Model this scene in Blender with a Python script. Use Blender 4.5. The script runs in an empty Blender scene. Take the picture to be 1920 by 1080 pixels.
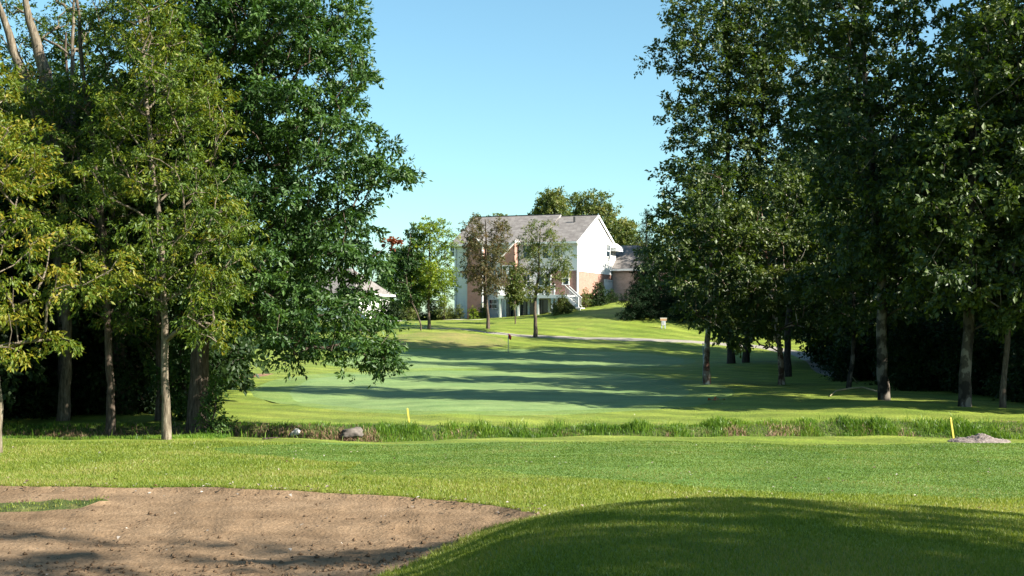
import bpy, math, random
import numpy as np
from mathutils import Vector, geometry
R = math.radians
SC = bpy.context.scene
COL = SC.collection
# ------------------------------------------------------------------ camera, sky, sun
CZ = 3.2            # eye height over the datum
F = 2400.0          # focal length in pixels of the 1920 wide picture
HY = 610.0          # row of the horizon
cam_d = bpy.data.cameras.new('camera'); cam = bpy.data.objects.new('camera', cam_d); COL.objects.link(cam)
cam_d.sensor_width = 36; cam_d.lens = 36*F/1920; cam_d.shift_y = (HY-540)/1920
cam_d.clip_end = 6000; cam_d.clip_start = .1
cam.location = (0, 0, CZ); cam.rotation_euler = (R(90), 0, 0)
SC.camera = cam
SUN_EL = R(32); SX, SY = 0.905, -0.425
w = bpy.data.worlds.new('World'); SC.world = w; w.use_nodes = True
nt = w.node_tree; bg = nt.nodes['Background']; sky = nt.nodes.new('ShaderNodeTexSky')
sky.sky_type = 'NISHITA'; sky.sun_disc = False; sky.sun_elevation = SUN_EL; sky.sun_rotation = math.atan2(SX, SY)
sky.air_density = 1.0; sky.dust_density = .7; sky.ozone_density = 1.6; sky.altitude = 100
hm = nt.nodes.new('ShaderNodeMix'); hm.data_type = 'RGBA'; hm.blend_type = 'MULTIPLY'; hm.inputs[0].default_value = 1; hm.inputs[7].default_value = (.81, 1.08, 1.04, 1)
nt.links.new(sky.outputs[0], hm.inputs[6]); nt.links.new(hm.outputs[2], bg.inputs[0]); bg.inputs[1].default_value = 0.060
sd = bpy.data.lights.new('sun', 'SUN'); so = bpy.data.objects.new('sun', sd); COL.objects.link(so)
sd.energy = 5.0; sd.angle = R(.55); sd.color = (1, .93, .80)
so.rotation_euler = Vector((SX*math.cos(SUN_EL), SY*math.cos(SUN_EL), math.sin(SUN_EL))).to_track_quat('Z', 'Y').to_euler()
so.location = (60, -30, 60)
SC.view_settings.view_transform = 'Standard'; SC.view_settings.look = 'None'
SC.view_settings.exposure = 1.72; SC.view_settings.gamma = 1
SC.cycles.max_bounces = 6; SC.cycles.diffuse_bounces = 1; SC.cycles.transmission_bounces = 3; SC.cycles.transparent_max_bounces = 4

# ------------------------------------------------------------------ helpers
def tag(o, label=None, cat=None, group=None, kind=None):
    if label: o['label'] = label
    if cat: o['category'] = cat
    if group: o['group'] = group
    if kind: o['kind'] = kind
    return o
def empty(name, loc, rz=0):
    o = bpy.data.objects.new(name, None); COL.objects.link(o); o.location = loc; o.rotation_euler = (0, 0, rz)
    o.empty_display_size = .3
    return o
def link(name, me, mat=None, parent=None, loc=None):
    o = bpy.data.objects.new(name, me); COL.objects.link(o)
    if mat is not None and not me.materials: me.materials.append(mat)
    if parent is not None: o.parent = parent
    if loc is not None: o.location = loc
    return o
def np_mesh(name, V, Fc, n=4, smooth=False, attrs=None):
    """V (N,3), Fc (M,n) int"""
    V = np.asarray(V, dtype=np.float32); Fc = np.asarray(Fc, dtype=np.int32)
    me = bpy.data.meshes.new(name)
    me.vertices.add(len(V)); me.vertices.foreach_set('co', V.ravel())
    me.loops.add(Fc.size); me.loops.foreach_set('vertex_index', Fc.ravel())
    me.polygons.add(len(Fc)); me.polygons.foreach_set('loop_start', np.arange(0, Fc.size, Fc.shape[1], dtype=np.int32))
    me.polygons.foreach_set('use_smooth', np.full(len(Fc), smooth))
    if attrs:
        for k, a in attrs.items():
            at_ = me.attributes.new(k, 'FLOAT', 'POINT'); at_.data.foreach_set('value', np.asarray(a, dtype=np.float32).ravel())
    me.update(calc_edges=True)
    return me
class MB:
    def __init__(s): s.v = []; s.f = []
    def add(s, vs, fs):
        b = len(s.v); s.v += [tuple(p) for p in vs]; s.f += [[i+b for i in f] for f in fs]; return s
    def box(s, x0, x1, y0, y1, z0, z1):
        vs = [(x0,y0,z0),(x1,y0,z0),(x1,y1,z0),(x0,y1,z0),(x0,y0,z1),(x1,y0,z1),(x1,y1,z1),(x0,y1,z1)]
        return s.add(vs, [(0,3,2,1),(4,5,6,7),(0,1,5,4),(1,2,6,5),(2,3,7,6),(3,0,4,7)])
    def bar(s, a, b, wx, wz):
        a = Vector(a); b = Vector(b); d = (b-a).normalized()
        up = Vector((0,0,1)) if abs(d.z) < .95 else Vector((1,0,0))
        r = d.cross(up).normalized()*wx/2; u = r.cross(d).normalized()*wz/2
        vs = [a-r-u, a+r-u, a+r+u, a-r+u, b-r-u, b+r-u, b+r+u, b-r+u]
        return s.add(vs, [(0,3,2,1),(4,5,6,7),(0,1,5,4),(1,2,6,5),(2,3,7,6),(3,0,4,7)])
    def prism(s, poly, axis, t0, t1):
        """extrude a polygon given in two coordinates along axis"""
        n = len(poly)
        def P(p, t): return (t, p[0], p[1]) if axis == 'x' else ((p[0], t, p[1]) if axis == 'y' else (p[0], p[1], t))
        vs = [P(p, t0) for p in poly]+[P(p, t1) for p in poly]
        fs = [list(range(n))[::-1], [n+i for i in range(n)]]+[[i, (i+1) % n, n+(i+1) % n, n+i] for i in range(n)]
        return s.add(vs, fs)
    def tube(s, pts, rads, n=8):
        V, Fc = tube(np.array(pts, float), np.array(rads, float), n)
        s.add(V.tolist(), Fc.tolist())
        m = len(V)
        b = len(s.v)-m
        s.f.append([b+i for i in range(n)][::-1]); s.f.append([b+m-n+i for i in range(n)])
        return s
    def build(s, name, mat, parent=None, smooth=False):
        me = bpy.data.meshes.new(name); me.from_pydata(s.v, [], s.f)
        import bmesh
        bm = bmesh.new(); bm.from_mesh(me); bmesh.ops.recalc_face_normals(bm, faces=bm.faces); bm.to_mesh(me); bm.free()
        if smooth:
            for p in me.polygons: p.use_smooth = True
        me.materials.append(mat)
        return link(name, me, None, parent)
def tube(P, rad, n):
    m = len(P)
    T = np.gradient(P, axis=0); T /= np.linalg.norm(T, axis=1, keepdims=True)+1e-9
    ref = np.array([.31, .17, .93]) if abs(T[0, 2]) < .9 else np.array([1, .2, .1])
    U = np.cross(T, ref); U /= np.linalg.norm(U, axis=1, keepdims=True)+1e-9
    W = np.cross(T, U)
    a = np.arange(n)*2*math.pi/n
    ring = U[:, None, :]*np.cos(a)[None, :, None]+W[:, None, :]*np.sin(a)[None, :, None]
    if np.ndim(rad) == 1: rad = np.asarray(rad)[:, None]*np.ones((1, n))
    V = (P[:, None, :]+ring*rad[:, :, None]).reshape(-1, 3)
    i = np.arange(m-1)[:, None]*n; j = np.arange(n)[None, :]; k = (j+1) % n
    Fc = np.stack([i+j, i+k, i+n+k, i+n+j], -1).reshape(-1, 4)
    return V, Fc

# ------------------------------------------------------------------ terrain height
PX = np.array([-400, 300, 640, 800, 960, 1083, 1200, 1330, 1500, 1920, 2400], float)
TAB = [   # depth, heights relative to the eye for the columns above
 (1.5, [-1.6]*11),
 (5.5, [-1.9,-1.9,-1.8,-1.7,-1.62,-1.6,-1.6,-1.6,-1.6,-1.62,-1.65]),
 (8,   [-2.3,-2.3,-2.15,-1.85,-1.66,-1.6,-1.58,-1.58,-1.6,-1.65,-1.7]),
 (10.5,[-2.48,-2.48,-2.4,-2.08,-1.74,-1.66,-1.62,-1.6,-1.6,-1.74,-1.8]),
 (13,  [-2.5,-2.5,-2.5,-2.42,-2.03,-1.86,-1.78,-1.74,-1.74,-1.92,-2.1]),
 (16,  [-2.5,-2.5,-2.5,-2.5,-2.42,-2.36,-2.34,-2.32,-2.3,-2.38,-2.5]),
 (19,  [-2.42,-2.42,-2.42,-2.44,-2.46,-2.46,-2.48,-2.52,-2.54,-2.56,-2.6]),
 (26,  [-2.75,-2.75,-2.75,-2.75,-2.75,-2.75,-2.77,-2.78,-2.8,-2.82,-2.85]),
 (36,  [-3.2]*11),
 (41,  [-3.2]*8+[-3.17,-3.12,-3.1]), (45, [-3.12]*7+[-3.08,-3.0,-2.94,-2.94]),
 (50,  [-3.05,-3.05,-3.05,-3.05,-3.05,-3.05,-3.05,-3.02,-2.90,-2.92,-2.95]),
 (56,  [-3.02]*7+[-3.0,-2.88,-2.88,-2.9]), (64,  [-3.0]*8+[-2.95,-2.9,-2.9]),
 (80,  [-2.87]*11),
 (95,  [-2.2,-2.2,-2.3,-2.42,-2.45,-2.45,-2.45,-2.45,-2.5,-2.5,-2.5]),
 (103, [-1.7,-1.7,-1.6,-1.8,-1.95,-2.0,-2.1,-2.15,-2.2,-2.2,-2.2]),
 (112, [-1.4,-1.4,-.7,-.33,-.80,-1.07,-1.17,-1.35,-1.8,-2,-2]),
 (120, [-.8,-.8,-.1,.1,-.05,.3,.5,-.1,-1,-1.5,-1.5]),
 (129, [0,0,.27,.54,.7,1.72,2.6,1.35,-.3,-1,-1]),
 (137, [.1,.1,.3,.6,.8,2.2,2.9,1.8,0,-.5,-.5]),
 (160, [1,1,1,1,1.2,3,3.2,2.5,1,0,0]),
 (260, [2]*11), (3500, [4]*11)]
LD = np.arange(math.log(1.5), math.log(3500), .012)
gx = np.arange(-400, 2401, 20.)
lnd = np.log([t[0] for t in TAB])
rows = np.array([np.interp(gx, PX, t[1]) for t in TAB])
G = np.array([np.interp(LD, lnd, rows[:, i]) for i in range(len(gx))]).T
def blur(A, axis, sg):
    k = np.exp(-.5*(np.arange(-int(3*sg), int(3*sg)+1)/sg)**2); k /= k.sum()
    p = len(k)//2; pad = [(p, p), (0, 0)] if axis == 0 else [(0, 0), (p, p)]
    B = np.pad(A, pad, mode='edge')
    return np.apply_along_axis(lambda v: np.convolve(v, k, 'valid'), axis, B)
G = blur(blur(G, 0, 2.6), 1, 2.2)
def smooth(t): t = np.clip(t, 0, 1); return t*t*(3-2*t)
rs = np.random.RandomState(5)
WV = [(rs.uniform(0, 6.28), rs.uniform(0, 6.28), 2**rs.uniform(-.5, 4.2)) for _ in range(34)]
def gz(x, y):
    """height of the ground (world z)"""
    x = np.asarray(x, float); y = np.asarray(y, float)
    r = np.hypot(x, y)+1e-6; th = np.arctan2(x, y)
    tc = np.clip(th, -R(31), R(31)); d = np.maximum(r*np.cos(tc), 1.51)
    px = 960+F*np.tan(tc)
    fi = np.clip((px+400)/20, 0, len(gx)-1.001); fj = np.clip((np.log(d)-LD[0])/.012, 0, len(LD)-1.001)
    i = fi.astype(int); j = fj.astype(int); a = fi-i; b = fj-j
    z = (G[j, i]*(1-a)+G[j, i+1]*a)*(1-b)+(G[j+1, i]*(1-a)+G[j+1, i+1]*a)*b
    bk = smooth((np.abs(th)-R(40))/R(130))
    mid = G[j, len(gx)//2]
    z = z*(1-bk)+mid*bk
    c = 38.35+.35*np.sin(x*.23)+.18*np.sin(x*.71+1)          # the ditch
    t = np.abs(y-c)/(2.15+.25*np.sin(x*.43+2))
    front = smooth((R(60)-np.abs(th))/R(15))
    z = z-.8*smooth(1.25-t*1.25)*front
    n = 0
    for (p, q, k) in WV:
        n = n+np.sin((x*math.cos(q)+y*math.sin(q))*k*.55+p)/k**.9
    amp = .018*np.clip(.4+r/40, 0, 1.8)
    return z+CZ+n*amp*.6
def hit(px, py):
    """point of the ground seen at a pixel of the 1920x1080 picture"""
    k = (px-960)/F; s = (HY-py)/F
    d = np.exp(np.arange(math.log(5), math.log(900), .0015))
    g = gz(k*d, d)-(CZ+s*d)
    idx = np.nonzero((g[1:] >= 0) & (g[:-1] < 0))[0]
    if len(idx) == 0: i = len(d)-2
    else: i = idx[0]
    return Vector((k*d[i], d[i], float(gz(k*d[i], d[i]))))
def at(px, py, d): return Vector(((px-960)/F*d, d, CZ+(HY-py)/F*d))
def onground(px, d):
    x = (px-960)/F*d
    return Vector((x, d, float(gz(x, d))))

# ------------------------------------------------------------------ materials
def mat(name):
    m = bpy.data.materials.new(name); m.use_nodes = True; t = m.node_tree
    return m, t, t.nodes['Principled BSDF']
def N(t, kind, **kw):
    n = t.nodes.new(kind)
    for k, v in kw.items():
        if k.startswith('i_'):
            key = k[2:]; key = int(key) if key.isdigit() else key.replace('_', ' ')
            n.inputs[key].default_value = v
        else: setattr(n, k, v)
    return n
def ramp(t, stops, fac=None):
    n = t.nodes.new('ShaderNodeValToRGB'); e = n.color_ramp.elements
    while len(e) < len(stops): e.new(.5)
    for q, (p, c) in zip(e, stops): q.position = p; q.color = (*c, 1)
    if fac is not None: t.links.new(fac, n.inputs[0])
    return n
def mixc(t, fac, a, b, mode='MIX'):
    n = t.nodes.new('ShaderNodeMix'); n.data_type = 'RGBA'; n.blend_type = mode
    for s, v in ((n.inputs[0], fac), (n.inputs[6], a), (n.inputs[7], b)):
        if hasattr(v, 'is_linked'): t.links.new(v, s)
        elif isinstance(v, (int, float)): s.default_value = v
        else: s.default_value = (*v, 1)
    return n.outputs[2]
def wcoord(t): return N(t, 'ShaderNodeNewGeometry').outputs['Position']
def noise(t, co, scale, detail=4, rough=.55, out='Fac', stretch=None):
    if stretch:
        mp = N(t, 'ShaderNodeMapping'); mp.inputs['Scale'].default_value = stretch; t.links.new(co, mp.inputs[0]); co = mp.outputs[0]
    n = N(t, 'ShaderNodeTexNoise', i_Scale=scale, i_Detail=detail, i_Roughness=rough); t.links.new(co, n.inputs['Vector']); return n.outputs[out]
def bump(t, b, h, strength, dist):
    n = N(t, 'ShaderNodeBump', i_Strength=strength, i_Distance=dist); t.links.new(h, n.inputs['Height']); t.links.new(n.outputs[0], b.inputs['Normal'])
def math_(t, op, a, b=None, c=None):
    n = t.nodes.new('ShaderNodeMath'); n.operation = op
    for s, v in zip(n.inputs, (a, b, c)):
        if v is None: continue
        if hasattr(v, 'is_linked'): t.links.new(v, s)
        else: s.default_value = v
    return n.outputs[0]
def turf(name, c0, c1, c2, brown=.0, stripes=None, bstr=.6, fine=16.):
    m, t, b = mat(name); co = wcoord(t)
    n1 = noise(t, co, .22, 6, .6); n2 = noise(t, co, 1.7, 5, .65); n3 = noise(t, co, fine, 4, .7, stretch=(1, .55, 1))
    r1 = ramp(t, [(.36, c0), (.52, c1), (.68, c2)], n2)
    r0 = ramp(t, [(.4, c0), (.6, c2)], n1)
    c = mixc(t, .45, r1.outputs[0], r0.outputs[0])
    r3 = ramp(t, [(.3, (.45, .5, .4)), (.52, (1, 1, 1)), (.72, (1.45, 1.4, 1.3))], n3)
    c = mixc(t, .85, c, r3.outputs[0], 'MULTIPLY')
    n4 = noise(t, co, .9, 5, .6, stretch=(.35, 1, 1))
    r4 = ramp(t, [(.4, (.80, .84, .8)), (.6, (1.14, 1.1, 1.05))], n4)
    c = mixc(t, .8, c, r4.outputs[0], 'MULTIPLY')
    if brown:
        nb = noise(t, co, .35, 6, .7); rb = ramp(t, [(.60, (0, 0, 0)), (.74, (brown,)*3)], nb)
        c = mixc(t, rb.outputs[0], c, (.19, .13, .055))
    if stripes:
        ang, wid, amt = stripes
        mp = N(t, 'ShaderNodeMapping'); mp.inputs['Rotation'].default_value = (0, 0, ang); t.links.new(co, mp.inputs[0])
        wv = N(t, 'ShaderNodeTexWave', i_Scale=.314/wid, i_Distortion=1.2, i_Detail=2.0); wv.inputs['Detail Scale'].default_value = .3
        t.links.new(mp.outputs[0], wv.inputs[0])
        rw = ramp(t, [(.3, (1-amt, 1-amt, 1-amt)), (.7, (1+amt, 1+amt*.9, 1+amt))], wv.outputs['Fac'])
        c = mixc(t, 1., c, rw.outputs[0], 'MULTIPLY')
    t.links.new(c, b.inputs['Base Color']); b.inputs['Roughness'].default_value = .75
    b.inputs['Specular IOR Level'].default_value = .25
    bump(t, b, n3, bstr, .05)
    return m
M = {}
M['rough'] = turf('rough_grass', (0.116,0.172,0.019), (0.158,0.209,0.026), (0.200,0.233,0.042), brown=.45, stripes=(R(-58), 2.2, .13), bstr=.8)
M['fairway'] = turf('fairway_grass', (0.076,0.158,0.028), (0.104,0.191,0.039), (0.144,0.219,0.052), stripes=(R(12), 3.5, .07), bstr=.6, fine=20)
M['green'] = turf('putting_green_grass', (0.130,0.209,0.070), (0.153,0.233,0.086), (0.186,0.251,0.093), stripes=(R(40), 2.5, .04), bstr=.2, fine=24)
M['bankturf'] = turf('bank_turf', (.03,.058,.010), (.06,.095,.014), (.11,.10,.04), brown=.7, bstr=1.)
M['dryturf'] = turf('dry_slope_turf', (.15,.185,.04), (.185,.19,.05), (.25,.20,.085), bstr=.7)
M['collar'] = turf('collar_grass', (0.116,0.186,0.042), (0.144,0.219,0.056), (0.186,0.237,0.070), bstr=.5, fine=20)
def soilmat(name, c0, c1, c2, sc=3, b_=.5):
    m, t, b = mat(name); co = wcoord(t)
    n1 = noise(t, co, sc*.15, 5, .6); n2 = noise(t, co, sc*5, 6, .7)
    v = N(t, 'ShaderNodeTexVoronoi', i_Scale=sc*6); t.links.new(co, v.inputs[0])
    c = ramp(t, [(.3, c0), (.5, c1), (.7, c2)], math_(t, 'ADD', math_(t, 'MULTIPLY', n1, .45), math_(t, 'MULTIPLY', n2, .55))).outputs[0]
    n3 = noise(t, co, sc*.8, 4, .6, stretch=(.3, 1, 1))
    c = mixc(t, .8, c, ramp(t, [(.38, (.78, .76, .74)), (.6, (1.1, 1.1, 1.1))], n3).outputs[0], 'MULTIPLY')
    t.links.new(c, b.inputs['Base Color']); b.inputs['Roughness'].default_value = .95; b.inputs['Specular IOR Level'].default_value = .1
    bump(t, b, math_(t, 'ADD', n2, math_(t, 'MULTIPLY', v.outputs['Distance'], .4)), b_, .05)
    return m
M['sand'] = soilmat('dirty_sand', (.12,.079,.047), (.19,.130,.080), (.26,.184,.119), 3.5, .55)
M['soil'] = soilmat('bare_soil', (.12,.075,.045), (.24,.15,.095), (.36,.24,.16), 4, .8)
M['asphalt'] = soilmat('path_asphalt', (.20,.185,.16), (.27,.25,.22), (.33,.305,.27), 5, .3)
M['concrete'] = soilmat('pale_concrete', (.42,.38,.34), (.5,.46,.42), (.56,.52,.48), 3, .2)
M['gravel'] = soilmat('gravel', (.16,.13,.12), (.32,.27,.25), (.5,.44,.42), 12, 1.)
M['clod'] = soilmat('clod_soil', (.07,.045,.028), (.11,.073,.046), (.15,.10,.065), 8, .5)
LEAFK = .74
def leafmat(name, cols, trans, gloss=.06, rough=.35, tr=.4):
    m = bpy.data.materials.new(name); m.use_nodes = True; t = m.node_tree
    for n in list(t.nodes):
        if n.type == 'BSDF_PRINCIPLED': t.nodes.remove(n)
    out = [n for n in t.nodes if n.type == 'OUTPUT_MATERIAL'][0]
    a = N(t, 'ShaderNodeAttribute', attribute_name='tint')
    rr = ramp(t, [(i/(len(cols)-1)*.9+.05, tuple(q*LEAFK for q in c)) for i, c in enumerate(cols)], a.outputs['Fac'])
    d = N(t, 'ShaderNodeBsdfDiffuse'); tl = N(t, 'ShaderNodeBsdfTranslucent'); g = N(t, 'ShaderNodeBsdfGlossy', i_Roughness=rough)
    g.inputs[0].default_value = (.95, 1, .95, 1)
    t.links.new(rr.outputs[0], d.inputs[0])
    tc = mixc(t, 1., rr.outputs[0], trans, 'MULTIPLY'); t.links.new(tc, tl.inputs[0])
    m1 = N(t, 'ShaderNodeMixShader', i_0=tr); t.links.new(d.outputs[0], m1.inputs[1]); t.links.new(tl.outputs[0], m1.inputs[2])
    lw = N(t, 'ShaderNodeLayerWeight', i_Blend=.2)
    m2 = N(t, 'ShaderNodeMixShader'); t.links.new(math_(t, 'MULTIPLY', math_(t, 'ADD', math_(t, 'MULTIPLY', lw.outputs['Facing'], .12), gloss), .5), m2.inputs[0])
    t.links.new(m1.outputs[0], m2.inputs[1]); t.links.new(g.outputs[0], m2.inputs[2]); t.links.new(m2.outputs[0], out.inputs[0])
    return m
LEAFK = .62
M['oak'] = leafmat('oak_leaves', [(.012,.040,.010), (.034,.092,.016), (.075,.16,.026), (.13,.22,.04)], (1.6, 1.6, .4), .035, .5, .28)
LEAFK = .70
M['ash'] = leafmat('yellowing_leaves', [(.03,.07,.008), (.075,.135,.010), (.15,.205,.012), (.30,.24,.02)], (1.6, 1.5, .5), .03, .5, .35)
M['locust'] = leafmat('green_yellow_leaves', [(.02,.055,.010), (.05,.105,.012), (.11,.17,.014), (.26,.17,.025)], (1.6, 1.6, .5), .03, .5, .35)
LEAFK = .60
M['syc'] = leafmat('sycamore_leaves', [(.018,.042,.009), (.05,.09,.013), (.10,.15,.02), (.17,.20,.025)], (1.5, 1.6, .5), .05, .5, .3)
M['cotton'] = leafmat('cottonwood_leaves', [(.015,.036,.010), (.035,.07,.014), (.07,.115,.02), (.13,.16,.022)], (1.5, 1.6, .5), .05, .5, .3)
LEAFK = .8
M['deep'] = leafmat('shade_darkened_leaves', [(.010,.026,.008), (.02,.045,.01), (.04,.07,.012)], (1.3, 1.5, .5), .02, .5, .25)  # leaf green darkened in the colour itself to imitate deep wood shade
M['far'] = leafmat('far_leaves', [(.05,.085,.02), (.10,.15,.03), (.16,.18,.035), (.26,.22,.06)], (1.3, 1.3, .6), .04, .5)
M['bronze'] = leafmat('bronze_leaves', [(.05,.07,.025), (.1,.105,.03), (.16,.11,.045), (.22,.12,.05)], (1.2, 1.2, .7), .04, .5)
M['bright'] = leafmat('bright_yellow_green_leaves', [(.08,.14,.012), (.17,.26,.016), (.32,.34,.02)], (1.6, 1.5, .5), .03, .45)
M['rusty'] = leafmat('rusty_leaves', [(.16,.045,.02), (.28,.08,.035), (.36,.14,.06)], (1.3, 1.1, .9), .04, .5)
M['pine'] = leafmat('conifer_needles', [(.007,.020,.009), (.015,.036,.014), (.03,.055,.02)], (1, 1.1, .7), .0, .5, .15)
M['blade'] = leafmat('grass_blades', [(.10,.16,.015), (.17,.24,.025), (.24,.29,.04), (.34,.31,.11)], (1.5, 1.4, .6), .03, .5, .42)
M['fwblade'] = leafmat('mown_grass_blades', [(.07,.135,.018), (.108,.19,.028), (.16,.232,.04), (.25,.25,.09)], (1.5, 1.4, .6), .02, .5, .4)
M['tallblade'] = leafmat('tall_grass_blades', [(.05,.12,.012), (.10,.21,.02), (.17,.29,.03), (.26,.32,.06)], (1.4, 1.4, .6), .03, .4, .4)
M['straw'] = leafmat('dry_grass_blades', [(.16,.10,.06), (.30,.19,.12), (.42,.28,.2)], (1.2, 1.1, .9), .02, .6, .2)
M['litter'] = leafmat('fallen_leaf', [(.05,.03,.02), (.18,.11,.06), (.36,.30,.25), (.55,.5,.45)], (1, 1, 1), .03, .5, .1)
M['orange_leaf'] = leafmat('orange_leaf', [(.4,.10,.03), (.55,.16,.05), (.6,.3,.1)], (1, 1, 1), .03, .5, .1)
def barkmat(name, c0, c1, c2, st=(7, 7, 1.3), bs=.9, patch=False):
    m, t, b = mat(name); tc = N(t, 'ShaderNodeTexCoord').outputs['Object']
    n1 = noise(t, tc, 2.2, 6, .7, stretch=st)
    if patch:
        n2 = noise(t, tc, 2.6, 3, .5, stretch=(1, 1, .7))
        c = ramp(t, [(.42, c0), (.47, c1), (.53, c1), (.57, c2)], n2).outputs[0]
        c = mixc(t, .5, c, ramp(t, [(.3, (.7, .7, .7)), (.7, (1.1, 1.1, 1.1))], n1).outputs[0], 'MULTIPLY')
    else: c = ramp(t, [(.32, c0), (.52, c1), (.72, c2)], n1).outputs[0]
    t.links.new(c, b.inputs['Base Color']); b.inputs['Roughness'].default_value = .9; b.inputs['Specular IOR Level'].default_value = .15
    bump(t, b, n1, bs, .04)
    return m
M['bark'] = barkmat('furrowed_bark', (.03,.022,.017), (.085,.065,.05), (.18,.15,.12))
M['bark_syc_shaded'] = barkmat('shaded_mottled_bark', (.02,.017,.014), (.055,.046,.037), (.15,.13,.11), bs=.5, patch=True)  # darker copy of the mottled bark, grove shade put into the colour
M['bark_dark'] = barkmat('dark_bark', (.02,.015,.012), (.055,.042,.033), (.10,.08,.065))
M['bark_pale'] = barkmat('pale_furrowed_bark', (.045,.035,.026), (.14,.115,.085), (.27,.235,.185))
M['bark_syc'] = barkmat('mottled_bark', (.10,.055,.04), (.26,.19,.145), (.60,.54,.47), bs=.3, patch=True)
def plain(name, col, rough=.6, var=.12, sc=4, spec=.3, metal=0):
    m, t, b = mat(name); co = N(t, 'ShaderNodeTexCoord').outputs['Object']
    n = noise(t, co, sc, 5, .6)
    c = ramp(t, [(.3, tuple(x*(1-var) for x in col)), (.7, tuple(min(1, x*(1+var)) for x in col))], n).outputs[0]
    t.links.new(c, b.inputs['Base Color']); b.inputs['Roughness'].default_value = rough
    b.inputs['Specular IOR Level'].default_value = spec; b.inputs['Metallic'].default_value = metal
    bump(t, b, n, .1, .01)
    return m
M['white'] = plain('white_paint', (.80,.80,.79), .5, .05)
M['yellow'] = plain('yellow_paint', (.60,.47,.09), .55, .15, 9)
M['red'] = plain('red_cloth', (.62,.07,.06), .7, .15)
M['pole'] = plain('pale_pole', (.45,.44,.43), .4, .08)
M['greymetal'] = plain('grey_metal', (.3,.36,.42), .4, .1)
M['dark'] = plain('dark_trim', (.03,.032,.035), .5, .2)
M['rock'] = plain('grey_rock', (.12,.105,.095), .9, .4, 7, .1)
M['rockw'] = plain('white_rock', (.42,.41,.39), .9, .25, 9, .1)
M['wood'] = plain('pale_wood', (.28,.24,.15), .8, .3, 6, .1)
M['tan'] = plain('tan_panel', (.36,.22,.13), .6, .15)
M['whitelet'] = plain('white_lettering', (.7,.7,.68), .6, .05)
M['post_red'] = plain('chestnut_paint', (.28,.09,.06), .6, .2)
def sidingmat():
    m, t, b = mat('white_clapboard'); co = N(t, 'ShaderNodeTexCoord').outputs['Object']
    sp = N(t, 'ShaderNodeSeparateXYZ'); t.links.new(co, sp.inputs[0])
    f = math_(t, 'FRACT', math_(t, 'MULTIPLY', sp.outputs['Z'], 5.5))
    c = ramp(t, [(.0, (.52, .51, .50)), (.08, (.80, .79, .77)), (1, (.82, .81, .79))], f).outputs[0]
    c = mixc(t, .5, c, ramp(t, [(.3, (.92,)*3), (.7, (1,)*3)], noise(t, co, 1.2, 4)).outputs[0], 'MULTIPLY')
    t.links.new(c, b.inputs['Base Color']); b.inputs['Roughness'].default_value = .55; b.inputs['Specular IOR Level'].default_value = .25
    bump(t, b, f, .6, .02)
    return m
M['siding'] = sidingmat()
def brickmat(name, c1, c2, mortar, ang=0):
    m, t, b = mat(name); co = N(t, 'ShaderNodeTexCoord').outputs['Object']
    sp = N(t, 'ShaderNodeSeparateXYZ'); t.links.new(co, sp.inputs[0])
    cb = N(t, 'ShaderNodeCombineXYZ'); t.links.new(math_(t, 'ADD', sp.outputs['X'], sp.outputs['Y']), cb.inputs[0]); t.links.new(sp.outputs['Z'], cb.inputs[1])
    br = N(t, 'ShaderNodeTexBrick', i_Scale=1.); br.inputs['Brick Width'].default_value = .24; br.inputs['Row Height'].default_value = .085
    br.inputs['Mortar Size'].default_value = .012; br.inputs['Color1'].default_value = (*c1, 1); br.inputs['Color2'].default_value = (*c2, 1); br.inputs['Mortar'].default_value = (*mortar, 1)
    t.links.new(cb.outputs[0], br.inputs[0])
    c = mixc(t, .7, br.outputs[0], ramp(t, [(.3, (.72, .7, .68)), (.7, (1.15, 1.1, 1.1))], noise(t, co, 1.7, 5, .7)).outputs[0], 'MULTIPLY')
    t.links.new(c, b.inputs['Base Color']); b.inputs['Roughness'].default_value = .9; b.inputs['Specular IOR Level'].default_value = .1
    bump(t, b, br.outputs['Fac'], -.3, .02)
    return m
M['brick'] = brickmat('pinkish_brick', (.34,.155,.115), (.27,.12,.09), (.36,.31,.27))
M['brick_sunlit'] = brickmat('sunlit_brick', (.56,.40,.33), (.48,.33,.27), (.5,.45,.4))  # lighter copy of the brick, sunlight on the garage wing put into the colour
M['shingle'] = brickmat('grey_brown_shingles', (.17,.14,.13), (.12,.10,.095), (.08,.07,.065))
for n in M['shingle'].node_tree.nodes:
    if n.type == 'TEX_BRICK':
        n.inputs['Brick Width'].default_value = .5; n.inputs['Row Height'].default_value = .14
        n.inputs['Color1'].default_value = (.23, .222, .215, 1); n.inputs['Color2'].default_value = (.155, .148, .145, 1); n.inputs['Mortar'].default_value = (.12, .10, .095, 1)
def glassmat():
    m, t, b = mat('window_glass'); b.inputs['Base Color'].default_value = (.02, .035, .045, 1); b.inputs['Roughness'].default_value = .08
    n = noise(t, N(t, 'ShaderNodeTexCoord').outputs['Object'], .9, 3); bump(t, b, n, .08, .05)
    b.inputs['Specular IOR Level'].default_value = .6
    return m
M['glass'] = glassmat()

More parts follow.
